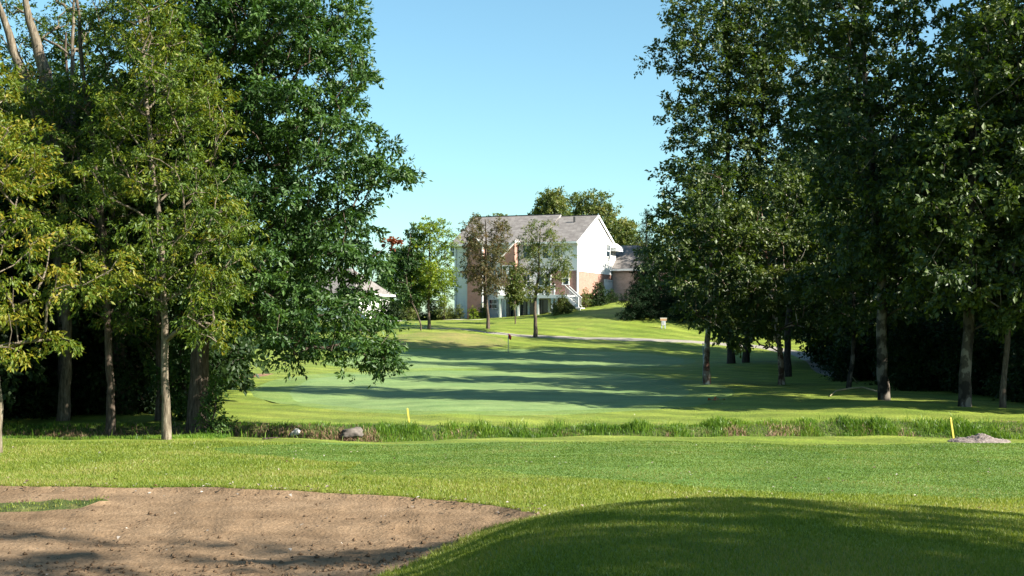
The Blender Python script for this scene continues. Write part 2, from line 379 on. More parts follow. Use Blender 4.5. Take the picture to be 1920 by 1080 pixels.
# ------------------------------------------------------------------ ground regions, cut out of one sheet
def ribbon(pts, wid):
    P = np.array([(p.x, p.y) for p in pts]); 
    s = np.linspace(0, len(P)-1, len(P)*6); P = np.stack([np.interp(s, np.arange(len(P)), P[:, k]) for k in (0, 1)], 1)
    K = np.array([1, 3, 5, 3, 1.])/13
    Q = P.copy()
    for _ in range(3):
        for k in (0, 1): Q[2:-2, k] = np.convolve(Q[:, k], K, 'valid')
    T = np.gradient(Q, axis=0); T /= np.linalg.norm(T, axis=1, keepdims=True); Nn = np.stack([-T[:, 1], T[:, 0]], 1)
    wv = np.interp(np.linspace(0, 1, len(Q)), np.linspace(0, 1, len(wid)), wid)[:, None]/2
    return np.concatenate([Q+Nn*wv, (Q-Nn*wv)[::-1]])
def area(pix, jit=0., step=.35, seed=1):
    P = np.array([(lambda h: (h.x, h.y))(hit(*p)) for p in pix])
    out = []
    n = len(P)
    for i in range(n):                                 # closed Catmull-Rom through the points
        p0, p1, p2, p3 = P[i-1], P[i], P[(i+1) % n], P[(i+2) % n]
        m = max(2, int(np.hypot(*(p2-p1))/step))
        for t in np.arange(m)/m:
            out.append(.5*((2*p1)+(-p0+p2)*t+(2*p0-5*p1+4*p2-p3)*t*t+(-p0+3*p1-3*p2+p3)*t**3))
    out = np.array(out)
    if jit: out += np.random.RandomState(seed).randn(*out.shape)*jit
    return out
REG = [
 ('cart_path', ribbon([hit(795, 613.5), hit(850, 616), hit(900, 621), hit(950, 626.5), hit(1000, 630.5), hit(1080, 633.5), hit(1180, 636.5), hit(1290, 640), hit(1380, 646), hit(1440, 651), hit(1500, 661), hit(1545, 676), hit(1565, 696), hit(1640, 712), hit(1800, 715)], [1.2, 1.3, 1.4, 1.6, 2.0, 2.4, 2.8, 2.8]), 'asphalt'),
 ('driveway', ribbon([hit(655, 604), hit(700, 603), hit(760, 601), hit(800, 600.5)], [2.5, 2.5, 1.6]), 'concrete'),
 ('garden_walk', ribbon([hit(806, 599.5), hit(850, 599), hit(905, 598.6)], [.9, .8]), 'concrete'),
 ('bunker', None, 'sand'),
 ('far_bunker', area([(378, 742), (382, 722), (400, 710), (440, 704), (480, 701), (512, 701), (475, 707), (440, 714), (415, 728), (400, 741)], .06), 'soil'),
 ('putting_green', area([(632, 681), (680, 668), (760, 660), (880, 656.5), (1000, 656), (1120, 659), (1220, 664), (1278, 672), (1270, 682), (1190, 688), (1060, 690), (900, 689), (740, 690)], .02, .8), 'green'),
 ('approach_fairway', area([(545, 742), (560, 722), (620, 706), (720, 699), (860, 695.5), (1000, 695), (1120, 698), (1180, 703), (1250, 714), (1290, 730), (1270, 748), (1180, 762), (1060, 769), (900, 771), (720, 768), (600, 758)], .03, .8), 'green'),
 ('near_fairway', area([(420, 838), (640, 831), (900, 829), (1300, 831), (1700, 833), (2100, 835), (2400, 850), (2300, 905), (1900, 935), (1700, 928), (1400, 921), (1180, 900), (1000, 890), (800, 872), (560, 862), (430, 850)], .03, .5), 'fairway'),
]
def bunker_poly():
    # back edge seen in the picture, front edge hidden behind the mound and below the frame
    b = [hit(x, y) for x, y in ((-260, 912), (-100, 911), (60, 912), (200, 914), (340, 914), (460, 917), (560, 920), (660, 926), (760, 932), (850, 940), (930, 949), (985, 958), (1010, 966))]
    P = [(p.x, p.y) for p in b]+[(.25, 15.6), (-.35, 14.3), (-.9, 13.1), (-1.5, 12.0), (-2.2, 11.2), (-3.2, 10.5), (-4.6, 10.0), (-6.5, 9.8), (-8.5, 10.2), (-10.2, 12), (-10.8, 15)]
    P = np.array(P); out = []
    rj = np.random.RandomState(3)
    for i in range(len(P)):
        p0, p1, p2, p3 = P[i-1], P[i], P[(i+1) % len(P)], P[(i+2) % len(P)]
        m = max(2, int(np.hypot(*(p2-p1))/.09))
        for t in np.arange(m)/m:
            out.append(.5*((2*p1)+(-p0+p2)*t+(2*p0-5*p1+4*p2-p3)*t*t+(-p0+3*p1-3*p2+p3)*t**3))
    out = np.array(out); k = np.arange(len(out))
    out += .02*rj.randn(*out.shape); out[:, 1] += .03*np.sin(k*.031)+.02*np.sin(k*.13+1)
    return out
REG = [(a, bunker_poly() if b is None else b, c) for a, b, c in REG]
def inside(poly, x, y):
    c = np.zeros(x.shape, bool); n = len(poly); X = poly[:, 0]; Y = poly[:, 1]
    ok = (x > X.min()) & (x < X.max()) & (y > Y.min()) & (y < Y.max()); xs = x[ok]; ys = y[ok]; cc = np.zeros(xs.shape, bool); j = n-1
    for i in range(n):
        if Y[i] != Y[j]:
            cc ^= ((Y[i] > ys) != (Y[j] > ys)) & (xs < (X[j]-X[i])*(ys-Y[i])/(Y[j]-Y[i])+X[i])
        j = i
    c[ok] = cc
    return c
BUNK = REG[3][1]
bd = BUNK
def edge_dist(x, y): return np.sqrt(((x[:, None]-bd[None, :, 0])**2+(y[:, None]-bd[None, :, 1])**2).min(1))
# the grass island in the bunker
ISL = area([(-60, 935), (40, 931), (110, 928), (185, 927), (205, 930), (150, 935), (60, 940), (-40, 944)], .03, .3, 4)
_r = np.random.RandomState(8); FP = [(_r.uniform(-6, 0), _r.choice([13.6, 14.2, 15.5, 16.8])+_r.randn()*.35, _r.uniform(.08, .17), _r.uniform(.006, .024)) for _ in range(150)]
def zb(x, y):
    z = gz(x, y); ins = inside(BUNK, x, y)
    if ins.any():
        e = edge_dist(x[ins], y[ins])
        sink = .07*smooth((e-.06)/.10)+.14*smooth(e/3)
        f = 0
        for (p, q, k) in WV[:20]: f = f+np.sin((x[ins]*math.cos(q)+y[ins]*math.sin(q)*1.6)*k*2.2+p)
        xi, yi = x[ins], y[ins]
        for (a_, b_, r_, h_) in FP:
            q_ = ((xi-a_)**2+((yi-b_)*1.3)**2)/r_**2; sink = sink+h_*(np.exp(-q_)-.55*np.exp(-(np.sqrt(q_)-1.5)**2*3))
        z[ins] -= sink-.006*f*smooth(e/.5)*.7
    isl = inside(ISL, x, y); z[isl] += .04
    return z
REG.append(('dry_slope', area([(728, 641), (752, 627), (800, 622.5), (860, 624), (925, 631), (948, 640), (935, 650), (860, 653), (780, 652)], .12, .5), 'dryturf'))
REG.insert(3, ('grass_island', ISL, 'bankturf'))
def grow_poly(P, w_):
    T = np.roll(P, -4, 0)-np.roll(P, 4, 0); T /= np.linalg.norm(T, axis=1, keepdims=True)+1e-9
    Nn = np.stack([T[:, 1], -T[:, 0]], 1); ar = np.sum(P[:, 0]*np.roll(P[:, 1], -1)-np.roll(P[:, 0], -1)*P[:, 1])
    return (P+Nn*w_*(1 if ar > 0 else -1)*(1+.25*np.sin(np.arange(len(P))*.11))[:, None])[::3]
for nm, q in [('putting_green', 1.1), ('approach_fairway', 1.6)]:
    REG.append(('collar', grow_poly([p for a, p, _ in REG if a == nm][0], q), 'collar'))
def build_ground():
    jr = np.random.RandomState(11)
    thi = np.arange(-R(25), R(25), R(.30)); tho = np.concatenate([np.arange(-math.pi, -R(25), R(3.5)), thi, np.arange(R(25), math.pi, R(3.5))])
    lr1 = np.arange(math.log(2.2), math.log(7), .06); lr2 = np.arange(math.log(7), math.log(48), .0095); lr3 = np.arange(math.log(48), math.log(190), .010); lr4 = np.arange(math.log(190), math.log(3300), .08)
    lrv = np.concatenate([lr1, lr2, lr3, lr4])
    pts = []
    for li, l in enumerate(lrv):
        fine = 7 < math.exp(l) < 190
        a = tho if fine else tho[::3] if math.exp(l) > 190 else tho[::2]
        A = a+jr.uniform(-.3, .3, len(a))*R(.25)*fine; L = l+jr.uniform(-.003, .003, len(a))*fine
        A[0] = -math.pi; 
        pts.append(np.stack([A, L], 1)); pts.append(np.array([[math.pi, l]]))
    P = np.concatenate(pts)
    verts = [Vector(p) for p in P.tolist()]; edges = []
    for nm, poly, _ in REG:
        th = np.arctan2(poly[:, 0], poly[:, 1]); lr = np.log(np.hypot(poly[:, 0], poly[:, 1])); b = len(verts)
        verts += [Vector(p) for p in zip(th.tolist(), lr.tolist())]
        edges += [(b+i, b+(i+1) % len(poly)) for i in range(len(poly))]
    vo, eo, fo, _, _, _ = geometry.delaunay_2d_cdt(verts, edges, [], 0, 1e-7, False)
    V = np.array([(v.x, v.y) for v in vo]); T = np.array(fo)
    r = np.exp(V[:, 1]); x = r*np.sin(V[:, 0]); y = r*np.cos(V[:, 0])
    z = zb(x, y); W = np.stack([x, y, z], 1)
    C = V[T].mean(1); cr = np.exp(C[:, 1]); cx = cr*np.sin(C[:, 0]); cy = cr*np.cos(C[:, 0])
    left = np.ones(len(T), bool)
    def emit(name, sel, m, extra=None):
        t = T[sel]; used, inv = np.unique(t, return_inverse=True); t = inv.reshape(t.shape); v = W[used]
        a = v[t[:, 1]]-v[t[:, 0]]; b = v[t[:, 2]]-v[t[:, 0]]
        flip = np.cross(a, b)[:, 2] < 0; t[flip] = t[flip][:, ::-1]
        me = np_mesh(name, v, t, smooth=True); o = link(name, me, M[m]); o['kind'] = 'structure'; return o
    for nm, poly, m in REG:
        s = inside(poly, cx, cy) & left; left &= ~s
        emit(nm, s, m)
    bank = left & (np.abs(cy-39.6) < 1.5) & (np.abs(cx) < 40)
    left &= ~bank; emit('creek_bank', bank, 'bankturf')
    g = emit('ground', left, 'rough')
    n = 40; a = np.arange(n)*2*math.pi/n                 # the patch round the photographer's feet
    rr = np.concatenate([[0], np.full(n, 2.35)]); aa = np.concatenate([[0], a]); x = rr*np.sin(aa); y = rr*np.cos(aa)
    v = np.stack([x, y, gz(x, y)+.004], 1); f = [[0, 1+(i+1) % n, 1+i] for i in range(n)]
    me = np_mesh('ground', v, f, smooth=True); o = link('turf_patch', me, M['rough']); o['kind'] = 'structure'
build_ground()

# ------------------------------------------------------------------ trees
def rnd_dirs(rg, n, sc=(1, 1, 1)):
    d = rg.randn(n, 3)*np.array(sc); return d/(np.linalg.norm(d, axis=1, keepdims=True)+1e-9)
def leaf_mesh(rg, clumps, centre, per, size, crad, twigs=7, aspect=.62, droop=.35, up=.75, tintbias=0., flat=.7, name='crown'):
    K = len(clumps); n = K*per
    cid = np.repeat(np.arange(K), per)
    out = clumps-centre; out /= np.linalg.norm(out, axis=1, keepdims=True)+1e-6
    csz = crad*rg.uniform(.65, 1.3, K)
    td = rg.randn(K, twigs, 3)*np.array([1, 1, flat])+out[:, None, :]*.55
    td /= np.linalg.norm(td, axis=2, keepdims=True)
    tw = rg.randint(0, twigs, n); D = td[cid, tw]
    s = rg.uniform(.05, 1, n)**.65*csz[cid]
    pos = clumps[cid]+D*s[:, None]+rg.randn(n, 3)*(.085*crad); pos[:, 2] -= droop*(s**2)*.35/crad
    A = D*.7+rg.randn(n, 3)*.55; A[:, 2] -= droop; A /= np.linalg.norm(A, axis=1, keepdims=True)
    Nn = rg.randn(n, 3)*.55; Nn[:, 2] += up; Nn += out[cid]*.25
    B = np.cross(Nn, A); B /= np.linalg.norm(B, axis=1, keepdims=True)+1e-9; Nn = np.cross(A, B)
    L = size*rg.uniform(.4, 1.4, n)[:, None]; Wd = L*aspect*.5
    tilt = rg.uniform(.05, .4, n)[:, None]
    v0 = pos; v2 = pos+A*L; v1 = pos+A*L*.45+B*Wd+Nn*Wd*tilt; v3 = pos+A*L*.45-B*Wd+Nn*Wd*tilt
    V = np.stack([v0, v1, v2, v3], 1).reshape(-1, 3)
    Fc = np.arange(4*n).reshape(n, 4)
    ct = rg.beta(2, 2.4, K)
    tint = np.clip(ct[cid]*.5+rg.beta(1.3, 1.3, n)*.5+tintbias, 0, 1)
    return np_mesh(name, V, Fc, attrs={'tint': np.repeat(tint, 4)})
def spread(rg, blobs, K, gap, shell=.42):
    vol = np.array([b[3]*b[4]*b[5] for b in blobs])**.8; vol /= vol.sum()
    out = np.zeros((K, 3)); n = 0
    for _ in range(K*14):
        b = blobs[rg.choice(len(blobs), p=vol)]
        d = rg.randn(3); d /= np.linalg.norm(d); r = rg.uniform()**shell
        p = np.array(b[:3])+d*r*np.array(b[3:6])
        if n and (((out[:n]-p)**2).sum(1).min() < gap*gap): continue
        out[n] = p; n += 1
        if n == K: break
    return out[:n]
def skeleton(rg, trunk, tr, clumps, tip=.010, maxbr=.5, sides=5):
    """trunk polyline (n,3) with radii tr; every clump is tied to the nearest lower wood"""
    nodes = [p for p in trunk]; par = [-1]+list(range(len(trunk)-1)); nt_ = len(trunk)
    P = np.zeros((nt_+len(clumps)*14, 3)); P[:nt_] = trunk; n = nt_
    par = np.full(len(P), -1); par[1:nt_] = np.arange(nt_-1)
    acc = np.zeros(len(P)); dd = np.array([np.linalg.norm(trunk-c, axis=1).min() for c in clumps])
    chains = []
    for ci in np.argsort(dd):
        c = clumps[ci]; v = c-P[:n]; dist = np.linalg.norm(v, axis=1); hz = np.hypot(v[:, 0], v[:, 1])
        cost = dist+np.maximum(0, P[:n, 2]-(c[2]-.35*hz))*1.6
        cost[:max(2, nt_//7)] += 3
        k = int(np.argmin(cost)); L = dist[k]; m = int(min(12, max(2, L/.45)))
        t = (np.arange(1, m+1)/m)[:, None]
        q = P[k]+v[k]*t+np.array([0, 0, 1])*np.sin(math.pi*t)*.10*L*rg.uniform(.1, 1)+rg.randn(m, 3)*.045*min(L, 1.5)*np.sin(math.pi*t)
        ids = np.arange(n, n+m); P[ids] = q; par[ids[0]] = k; par[ids[1:]] = ids[:-1]; acc[ids[-1]] = 1
        chains.append((k, ids)); n += m
    for i in range(n-1, 0, -1): acc[par[i]] += acc[i]
    rad = tip*np.maximum(acc[:n], 1)**.5
    rad = np.minimum(rad, maxbr*tr[0])
    Vs, Fs, b = [], [], 0
    a = np.arange(12)
    TR = np.asarray(tr)[:, None]*(1+.10*np.sin(a*2.1+1)[None, :]*np.exp(-np.arange(nt_)*.35)[:, None]+rg.uniform(-.05, .05, (nt_, 12)))
    V, Fc = tube(trunk, TR, 12); Vs.append(V); Fs.append(Fc); b = len(V)
    for k, ids in chains:
        pp = np.concatenate([[k], ids]); r = rad[pp].copy()
        r[0] = min(r[1]*1.15, rad[k] if k >= nt_ else r[1]*1.3)
        V, Fc = tube(P[pp], r, sides if r[0] > .02 else 4); Vs.append(V); Fs.append(Fc+b); b += len(V)
    return np_mesh('trunk', np.concatenate(Vs), np.concatenate(Fs), smooth=True)
def trunk_line(rg, a, b, r0, wob=.12, bend=None, rtop=.03, flare=1.22):
    H = (b-a).length; n = max(5, int(H/.5)); t = np.linspace(0, 1, n)
    A = np.array(a); B = np.array(b); P = A+(B-A)*t[:, None]
    for ax in (0, 1):
        P[:, ax] += wob*(np.sin(t*rg.uniform(4, 9)+rg.uniform(0, 6))-math.sin(0))*np.sin(math.pi*np.minimum(t*1.2, 1))*rg.uniform(.5, 1.3)+.035*np.cumsum(rg.randn(n))*(t > .05)
    if bend is not None: P += np.array(bend)*np.sin(math.pi*t)[:, None]
    P[0] = A; P[0, 2] -= .25
    r = r0*(1-t)**.8*(1-rtop/r0)+rtop; r[0] *= flare; r[1] *= 1.12
    return P, r
LOC = {}
def tree(name, label, cat, base, top, r0, blobs, K, per, leaf, lm, bark, crad=.7, seed=1, gap=None, group=None, wob=.12, bend=None, extra=None, shell=.42, **kw):
    """blobs: world ellipsoids (x,y,z,rx,ry,rz); one empty > trunk, crown"""
    rg = np.random.RandomState(seed)
    root = empty(name, base); tag(root, label, cat, group)
    bl = np.array([b for b in blobs], float); bl[:, :3] -= np.array(base)
    tp = Vector(top)-Vector(base)
    P, r = trunk_line(rg, Vector((0, 0, 0)), tp, r0, wob, bend)
    cl = spread(rg, bl.tolist(), K, gap or crad*.55, shell)
    wd = skeleton(rg, P, r, cl)
    link('trunk', wd, M[bark], root)
    if extra:
        for e in extra:
            P2, r2 = trunk_line(rg, Vector(e[0])-Vector(base), Vector(e[1])-Vector(base), e[2], wob)
            V, Fc = tube(P2, r2, 10); link('trunk', np_mesh('trunk', V, Fc, smooth=True), M[bark], root)
    cen = bl[:, :3].mean(0)
    link('crown', leaf_mesh(rg, cl, cen, per, leaf, crad, **kw), M[lm], root)
    return root
def B(d, *rows):
    """blobs from picture measures: (px, py, half width px, half height px, depth offset m, half depth m)"""
    out = []
    for (px, py, rx, ry, dy, rd) in rows:
        c = at(px, py, d+dy); s = (d+dy)/F
        out.append((c.x, c.y, c.z, rx*s, rd, ry*s))
    return out
def copy_tree(src, loc, rz=0, s=1., label=None, group=None, cat=None):
    r = src.copy(); COL.objects.link(r); r.location = loc; r.rotation_euler = (0, 0, rz); r.scale = (s, s, s)
    if label: r['label'] = label
    if group: r['group'] = group
    if cat: r['category'] = cat
    for ch in src.children:
        c = ch.copy(); COL.objects.link(c); c.parent = r
    return r

def left_trees():
    b = hit(371, 803); d = b.y
    oak = tree('oak_tree', 'big dense dark green oak with thick trunk and branches reaching right over the fairway', 'tree', b, at(395, -170, d+.5), .30,
        B(d, (430, 60, 150, 130, 0, 4), (560, 60, 95, 90, -1, 3), (640, 130, 60, 60, -1, 2), (450, 250, 110, 120, 1, 4), (560, 230, 110, 90, -1, 3), (640, 300, 95, 60, -1, 2.5), (740, 330, 52, 20, -1.2, 1.4), (690, 320, 60, 34, -1.2, 1.6),
          (480, 400, 130, 100, 0, 4), (600, 400, 90, 70, -1, 3), (640, 470, 70, 60, -1.5, 2.3), (700, 490, 30, 30, -1.5, 1.6), (520, 520, 120, 70, -1, 3.5), (640, 560, 75, 50, -2, 2), (560, 600, 90, 55, -2, 2.5), (690, 620, 55, 45, -2, 1.6), (565, 655, 35, 28, -2, 1.2), (712, 668, 40, 20, -2, 1.1), (630, 650, 30, 22, -2, 1.2), (440, 560, 70, 50, 1, 3), (520, -90, 160, 90, 0, 4), (640, 40, 40, 50, -.5, 2), (675, 110, 28, 20, -.5, 1), (640, 200, 40, 22, -.5, 1.2)),
        720, 220, .16, 'oak', 'bark', crad=.58, seed=21, gap=.64, wob=.1, aspect=.44, droop=.3, up=.6, flat=.4, twigs=9)
    # a bunch of dead rusty leaves on one twig
    rg = np.random.RandomState(4); c = np.array([at(733, 456, d-1.5)-Vector(b)])
    c = np.concatenate([c, c+np.array([[.14, 0, .02]]), c+np.array([[-.14, .05, .03]])])
    o = link('dead_leaf_bunch', leaf_mesh(rg, c, np.zeros(3), 70, .12, .2, name='dead_leaf_bunch'), M['rusty'], oak); o['label'] = 'bunch of dead rusty red leaves at the end of an oak branch'
    mb = MB(); pa = at(690, 486, d-1.5)-Vector(b); pb = at(733, 456, d-1.5)-Vector(b)
    o = mb.tube([pa, pa.lerp(pb, .5)+Vector((0, 0, -.03)), pb], [.02, .015, .008], 5).build('branch', M['bark'], oak)
    b = hit(313, 824); d = b.y
    tree('ash_tree', 'slender yellow green tree with bare pale straight trunk at the edge of the grass', 'tree', b, at(282, -60, d), .11,
        B(d, (290, 60, 80, 90, 0, 2.2), (330, 160, 90, 60, -.3, 2.2), (250, 230, 80, 60, 0, 2), (380, 220, 60, 60, -.4, 1.8), (340, 330, 90, 60, -.5, 2.2), (230, 330, 60, 50, 0, 2), (400, 400, 60, 60, -.5, 1.7), (320, 450, 80, 55, -.6, 2), (400, 520, 50, 50, -.6, 1.5), (270, 520, 55, 45, -.3, 1.5), (390, 600, 45, 50, -.8, 1.1), (440, 450, 35, 60, -.6, 1.2)),
        310, 125, .125, 'ash', 'bark_pale', crad=.46, seed=31, gap=.50, wob=.12, aspect=.36, droop=.5, up=.5, flat=.4)
    b = hit(207, 816); d = b.y
    tree('ash_tree', 'slim dark trunked tree with ochre green foliage, second trunk left of the pale straight trunk', 'tree', b, at(160, -120, d+.5), .125,
        B(d, (225, 50, 60, 80, 0, 2.0), (100, 200, 60, 40, 0, 1.6), (200, 190, 70, 60, 0, 2), (120, 300, 90, 60, 0, 2.2), (210, 350, 70, 60, .3, 2), (120, 420, 80, 50, -.5, 1.8), (210, 470, 60, 50, .3, 1.8), (150, 530, 60, 40, -.5, 1.4), (235, 590, 45, 35, 0, 1.2)),
        280, 125, .125, 'locust', 'bark', crad=.46, seed=41, gap=.50, wob=.15, bend=(.25, 0, 0), aspect=.36, droop=.5, up=.5, flat=.4)
    b = hit(-9, 850); d = b.y
    tree('ash_tree', 'tree at the left frame edge with yellow ochre sprays hanging low', 'tree', b, at(-25, -60, d), .13,
        B(d, (30, 280, 60, 45, 0, 2), (-70, 200, 80, 120, 0, 2), (40, 330, 70, 45, 0, 1.8), (60, 440, 85, 40, -.5, 1.3), (130, 520, 70, 32, -.7, 1.0), (40, 490, 60, 36, -.7, 1.0), (30, 590, 50, 35, -.7, .9), (40, 650, 40, 24, -.7, .8), (110, 630, 35, 18, -.7, .7), (-60, 500, 70, 90, 0, 1.6), (215, 500, 40, 26, -.6, .8)),
        140, 145, .12, 'ash', 'bark_pale', crad=.45, seed=51, gap=.48, wob=.1, aspect=.38, droop=.55, up=.5, tintbias=.2, flat=.4)
    d = 43; b = onground(118, d)
    tree('leaning_tree', 'big tree with two leaning pale trunks crossing the sky in the top left corner', 'tree', b, at(150, -10, d), .19,
        B(d, (105, 70, 60, 50, 1.5, 1.6), (20, 110, 60, 50, 2, 1.8), (60, 150, 60, 40, -3.2, .9), (20, 30, 50, 25, 2, 1.2), (150, 30, 50, 40, 1.5, 1.5), (10, 200, 110, 45, 1.5, 2.0), (-30, 300, 120, 70, .5, 2.6), (90, 260, 100, 60, .5, 2.4), (-10, -90, 160, 50, 1.5, 2)),
        230, 140, .125, 'locust', 'bark_pale', crad=.6, seed=61, gap=.42, wob=.15, aspect=.38, droop=.4, up=.5,
        extra=[(at(95, 300, d-1.5), at(-20, -40, d-2.5), .27), (at(118, 330, d-1.2), at(38, -60, d-2.2), .32)])
    # dim trunks of the wood edge
    for i, (px, py, r, tx, sd, lb) in enumerate([(298, 800, .12, 300, 71, 'thin dark trunk just behind the pale straight trunk'), (232, 784, .26, 236, 72, 'thick dim trunk in deep shade between the two slim trunks'),
                                   (118, 793, .15, 112, 73, 'dim slender trunk deep in the shade at far left of the wood edge')]):
        b = hit(px, py); d = b.y+2; b = onground(px, d)
        tree('woodland_tree', lb, 'tree', b, at(tx+20, 60, d), r,
            B(d, (tx, 190, 80, 40, 1, 2.2), (tx+60, 260, 100, 100, 1, 3), (tx-60, 330, 100, 80, 1, 3), (tx+20, 460, 110, 80, 1, 2.6), (tx-10, 590, 90, 50, 1, 2)),
            230, 62, .19, 'deep', 'bark', crad=.75, seed=sd, gap=.6, wob=.2, group=None)
left_trees()

# ---- the wood behind: a few source trees, then copies
def generic(name, label, seed, H, Rr, low, lm, bark, r0, K=300, per=70, leaf=.22, crad=.85, loc=(0, 0, 0), group=None, cat='tree', **kw):
    rg = np.random.RandomState(seed+500); x, y, z = loc; bl = []
    for k in range(16):
        t = k/15; h = low+(H-low)*t; rr = Rr*(1-.65*t**1.6)*(.75+.5*rg.uniform()); a = rg.uniform(0, 6.28); o = rr*.45
        bl.append((x+math.cos(a)*o, y+math.sin(a)*o, z+h, rr*.62, rr*.62, max(.5, (H-low)/9)))
    return tree(name, label, cat, Vector(loc), Vector((x, y, z+H*.98)), r0, bl, K, per, leaf, lm, bark, crad=crad, seed=seed, group=group, **kw)
def woods():
    P = lambda px, d: tuple(onground(px, d))
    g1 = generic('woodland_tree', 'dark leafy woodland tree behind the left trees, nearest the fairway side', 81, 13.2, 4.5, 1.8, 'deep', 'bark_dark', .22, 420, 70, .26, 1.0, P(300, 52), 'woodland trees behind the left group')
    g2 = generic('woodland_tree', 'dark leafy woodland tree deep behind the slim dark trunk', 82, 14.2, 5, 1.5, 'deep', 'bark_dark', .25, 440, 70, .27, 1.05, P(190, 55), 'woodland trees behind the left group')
    for i, (px, d, s, rz, lb) in enumerate([(90, 52, .95, 1.9, 'dark woodland tree in the shade left of the slim dark trunk'), (-10, 56, 1.05, .6, 'dark woodland tree behind the left frame edge'),
            (250, 66, 1.05, 2.5, 'far dark woodland tree showing between the trunks at left'), (60, 68, 1.1, 4, 'far dark woodland tree showing low at the far left'), (-130, 48, 1, 5, 'woodland tree just outside the left frame edge'),
            (-260, 40, .9, 3, 'woodland tree further outside the left frame edge'), (350, 74, .9, 3.4, 'far woodland tree behind the big oak')]):
        copy_tree([g1, g2][i % 2], P(px, d), rz, s, lb)
    s1 = generic('understory_bush', 'leafy bush growing at the foot of the big oak trunk, on its right', 91, 1.9, .62, .15, 'oak', 'bark_dark', .02, 60, 60, .09, .28, P(402, 38.4), 'bushes under the left trees', 'bush', tintbias=.1)
    s2 = generic('understory_bush', 'sunlit green bush between the pale straight trunk and the big oak', 92, 3.0, 1.0, .2, 'oak', 'bark_dark', .03, 120, 70, .11, .38, P(345, 42), 'bushes under the left trees', 'bush')
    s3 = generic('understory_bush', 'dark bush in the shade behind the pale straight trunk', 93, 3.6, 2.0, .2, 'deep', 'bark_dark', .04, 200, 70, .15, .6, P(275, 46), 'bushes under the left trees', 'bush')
    lbs = ['dark bush between the two slim trunks', 'dark bush left of the slim dark trunk', 'dark bush in deep shade under the far left trees', 'dark bush at the left frame edge', 'dark bush behind the slim dark trunk', 'dark bush far back behind the big oak trunk', 'dark bush outside the left frame edge', 'low dark bush in front of the wood behind the oak', 'dark bush deep in the wood at left']
    for i, (px, d, s) in enumerate([(225, 47, 1.1), (160, 46.5, 1.1), (95, 47, 1.15), (25, 46, 1.2), (190, 50, 1.4), (330, 56, 1.3), (-60, 45, 1.2), (355, 62, 1.5), (60, 55, 1.7)]):
        copy_tree(s3, P(px, d), i*1.7, s, lbs[i])
    # right side
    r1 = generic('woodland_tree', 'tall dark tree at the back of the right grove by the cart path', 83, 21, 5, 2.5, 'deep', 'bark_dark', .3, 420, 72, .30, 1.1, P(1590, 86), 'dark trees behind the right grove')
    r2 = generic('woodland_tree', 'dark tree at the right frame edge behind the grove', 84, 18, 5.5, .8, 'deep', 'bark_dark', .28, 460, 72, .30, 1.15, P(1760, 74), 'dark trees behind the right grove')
    for i, (px, d, s, lb) in enumerate([(1900, 72, 1.1, 'dark tree behind the thick trunk near the right frame edge'), (1680, 92, 1.0, 'dark tree deep in the right wood beyond the path bend'), (1850, 95, 1.1, 'deepest dark tree of the right wood'),
            (2060, 66, .72, 'dark tree outside the right frame edge'), (2250, 60, .7, 'shade tree well outside the right frame edge'), (1990, 86, 1.2, 'dark tree outside the right edge, further back'),
            (2200, 82, .8, 'tall shade tree outside the right frame edge, far back'), (1500, 118, .95, 'dark tree behind the cart path bend'), (1600, 128, 1., 'dark tree far behind the cart path bend'), (1420, 134, .85, 'dark tree beyond the lawn behind the grove'), (1330, 142, .8, 'dark tree beyond the lawn right of the conifer'), (2500, 66, .8, 'shade tree far outside the right frame edge'), (2420, 90, .9, 'shade tree outside the right edge in the back row')]):
        copy_tree([r1, r2][i % 2], P(px, d), i*2.1+.4, s, lb)
    for i, (x, y, s, sz, lb) in enumerate([(24.6, 42.9, .62, 1.3, 'tall narrow shade tree just outside the right frame edge'), (27, 50.5, 1.2, .66, 'broad shade tree outside the right edge in the front row'), (38, 44, 1.3, .85, 'shade tree second from the frame in the front row outside the right edge'),
            (32, 53, 1.3, .80, 'shade tree outside the right edge level with the grove'), (29.5, 59, 1.3, .88, 'shade tree outside the right edge behind the front row'), (37, 60, 1.3, 1.0, 'tallest shade tree outside the right edge'), (31, 67, 1.3, .88, 'shade tree outside the right edge behind the slim grove tree'), (46, 50, 1.3, .8, 'shade tree outermost in the row to the right of the frame'),
            (33, 76, 1.35, .9, 'shade tree outside the right edge, third row'), (37, 86, 1.35, .95, 'shade tree outside the right edge, fourth row'), (29, 82, 1.2, .85, 'shade tree at the right edge behind the dark right wood')]):
        c = copy_tree([r2, r1][i % 2] if i else r1, (x, y, float(gz(x, y))), i*1.3, s, lb)
        c.scale = (s, s, sz)
    for i, (x, y, s, lb) in enumerate([(22.5, 44.6, 1.3, 'unseen bush added just outside the right frame edge to shade the grove trunks'), (25, 48.5, 1.6, 'unseen bush added outside the right frame edge behind the first, shading the trunks'), (27.5, 54, 1.8, 'large unseen bush added outside the right frame edge to shade the trunks'), (30, 61, 1.8, 'large bush outside the right frame edge, unseen and added, furthest back')]):
        copy_tree(s3, (x, y, float(gz(x, y))), i, s, lb, 'undergrowth bushes in the right grove')  # unseen bushes added to keep low sun off the grove trunks
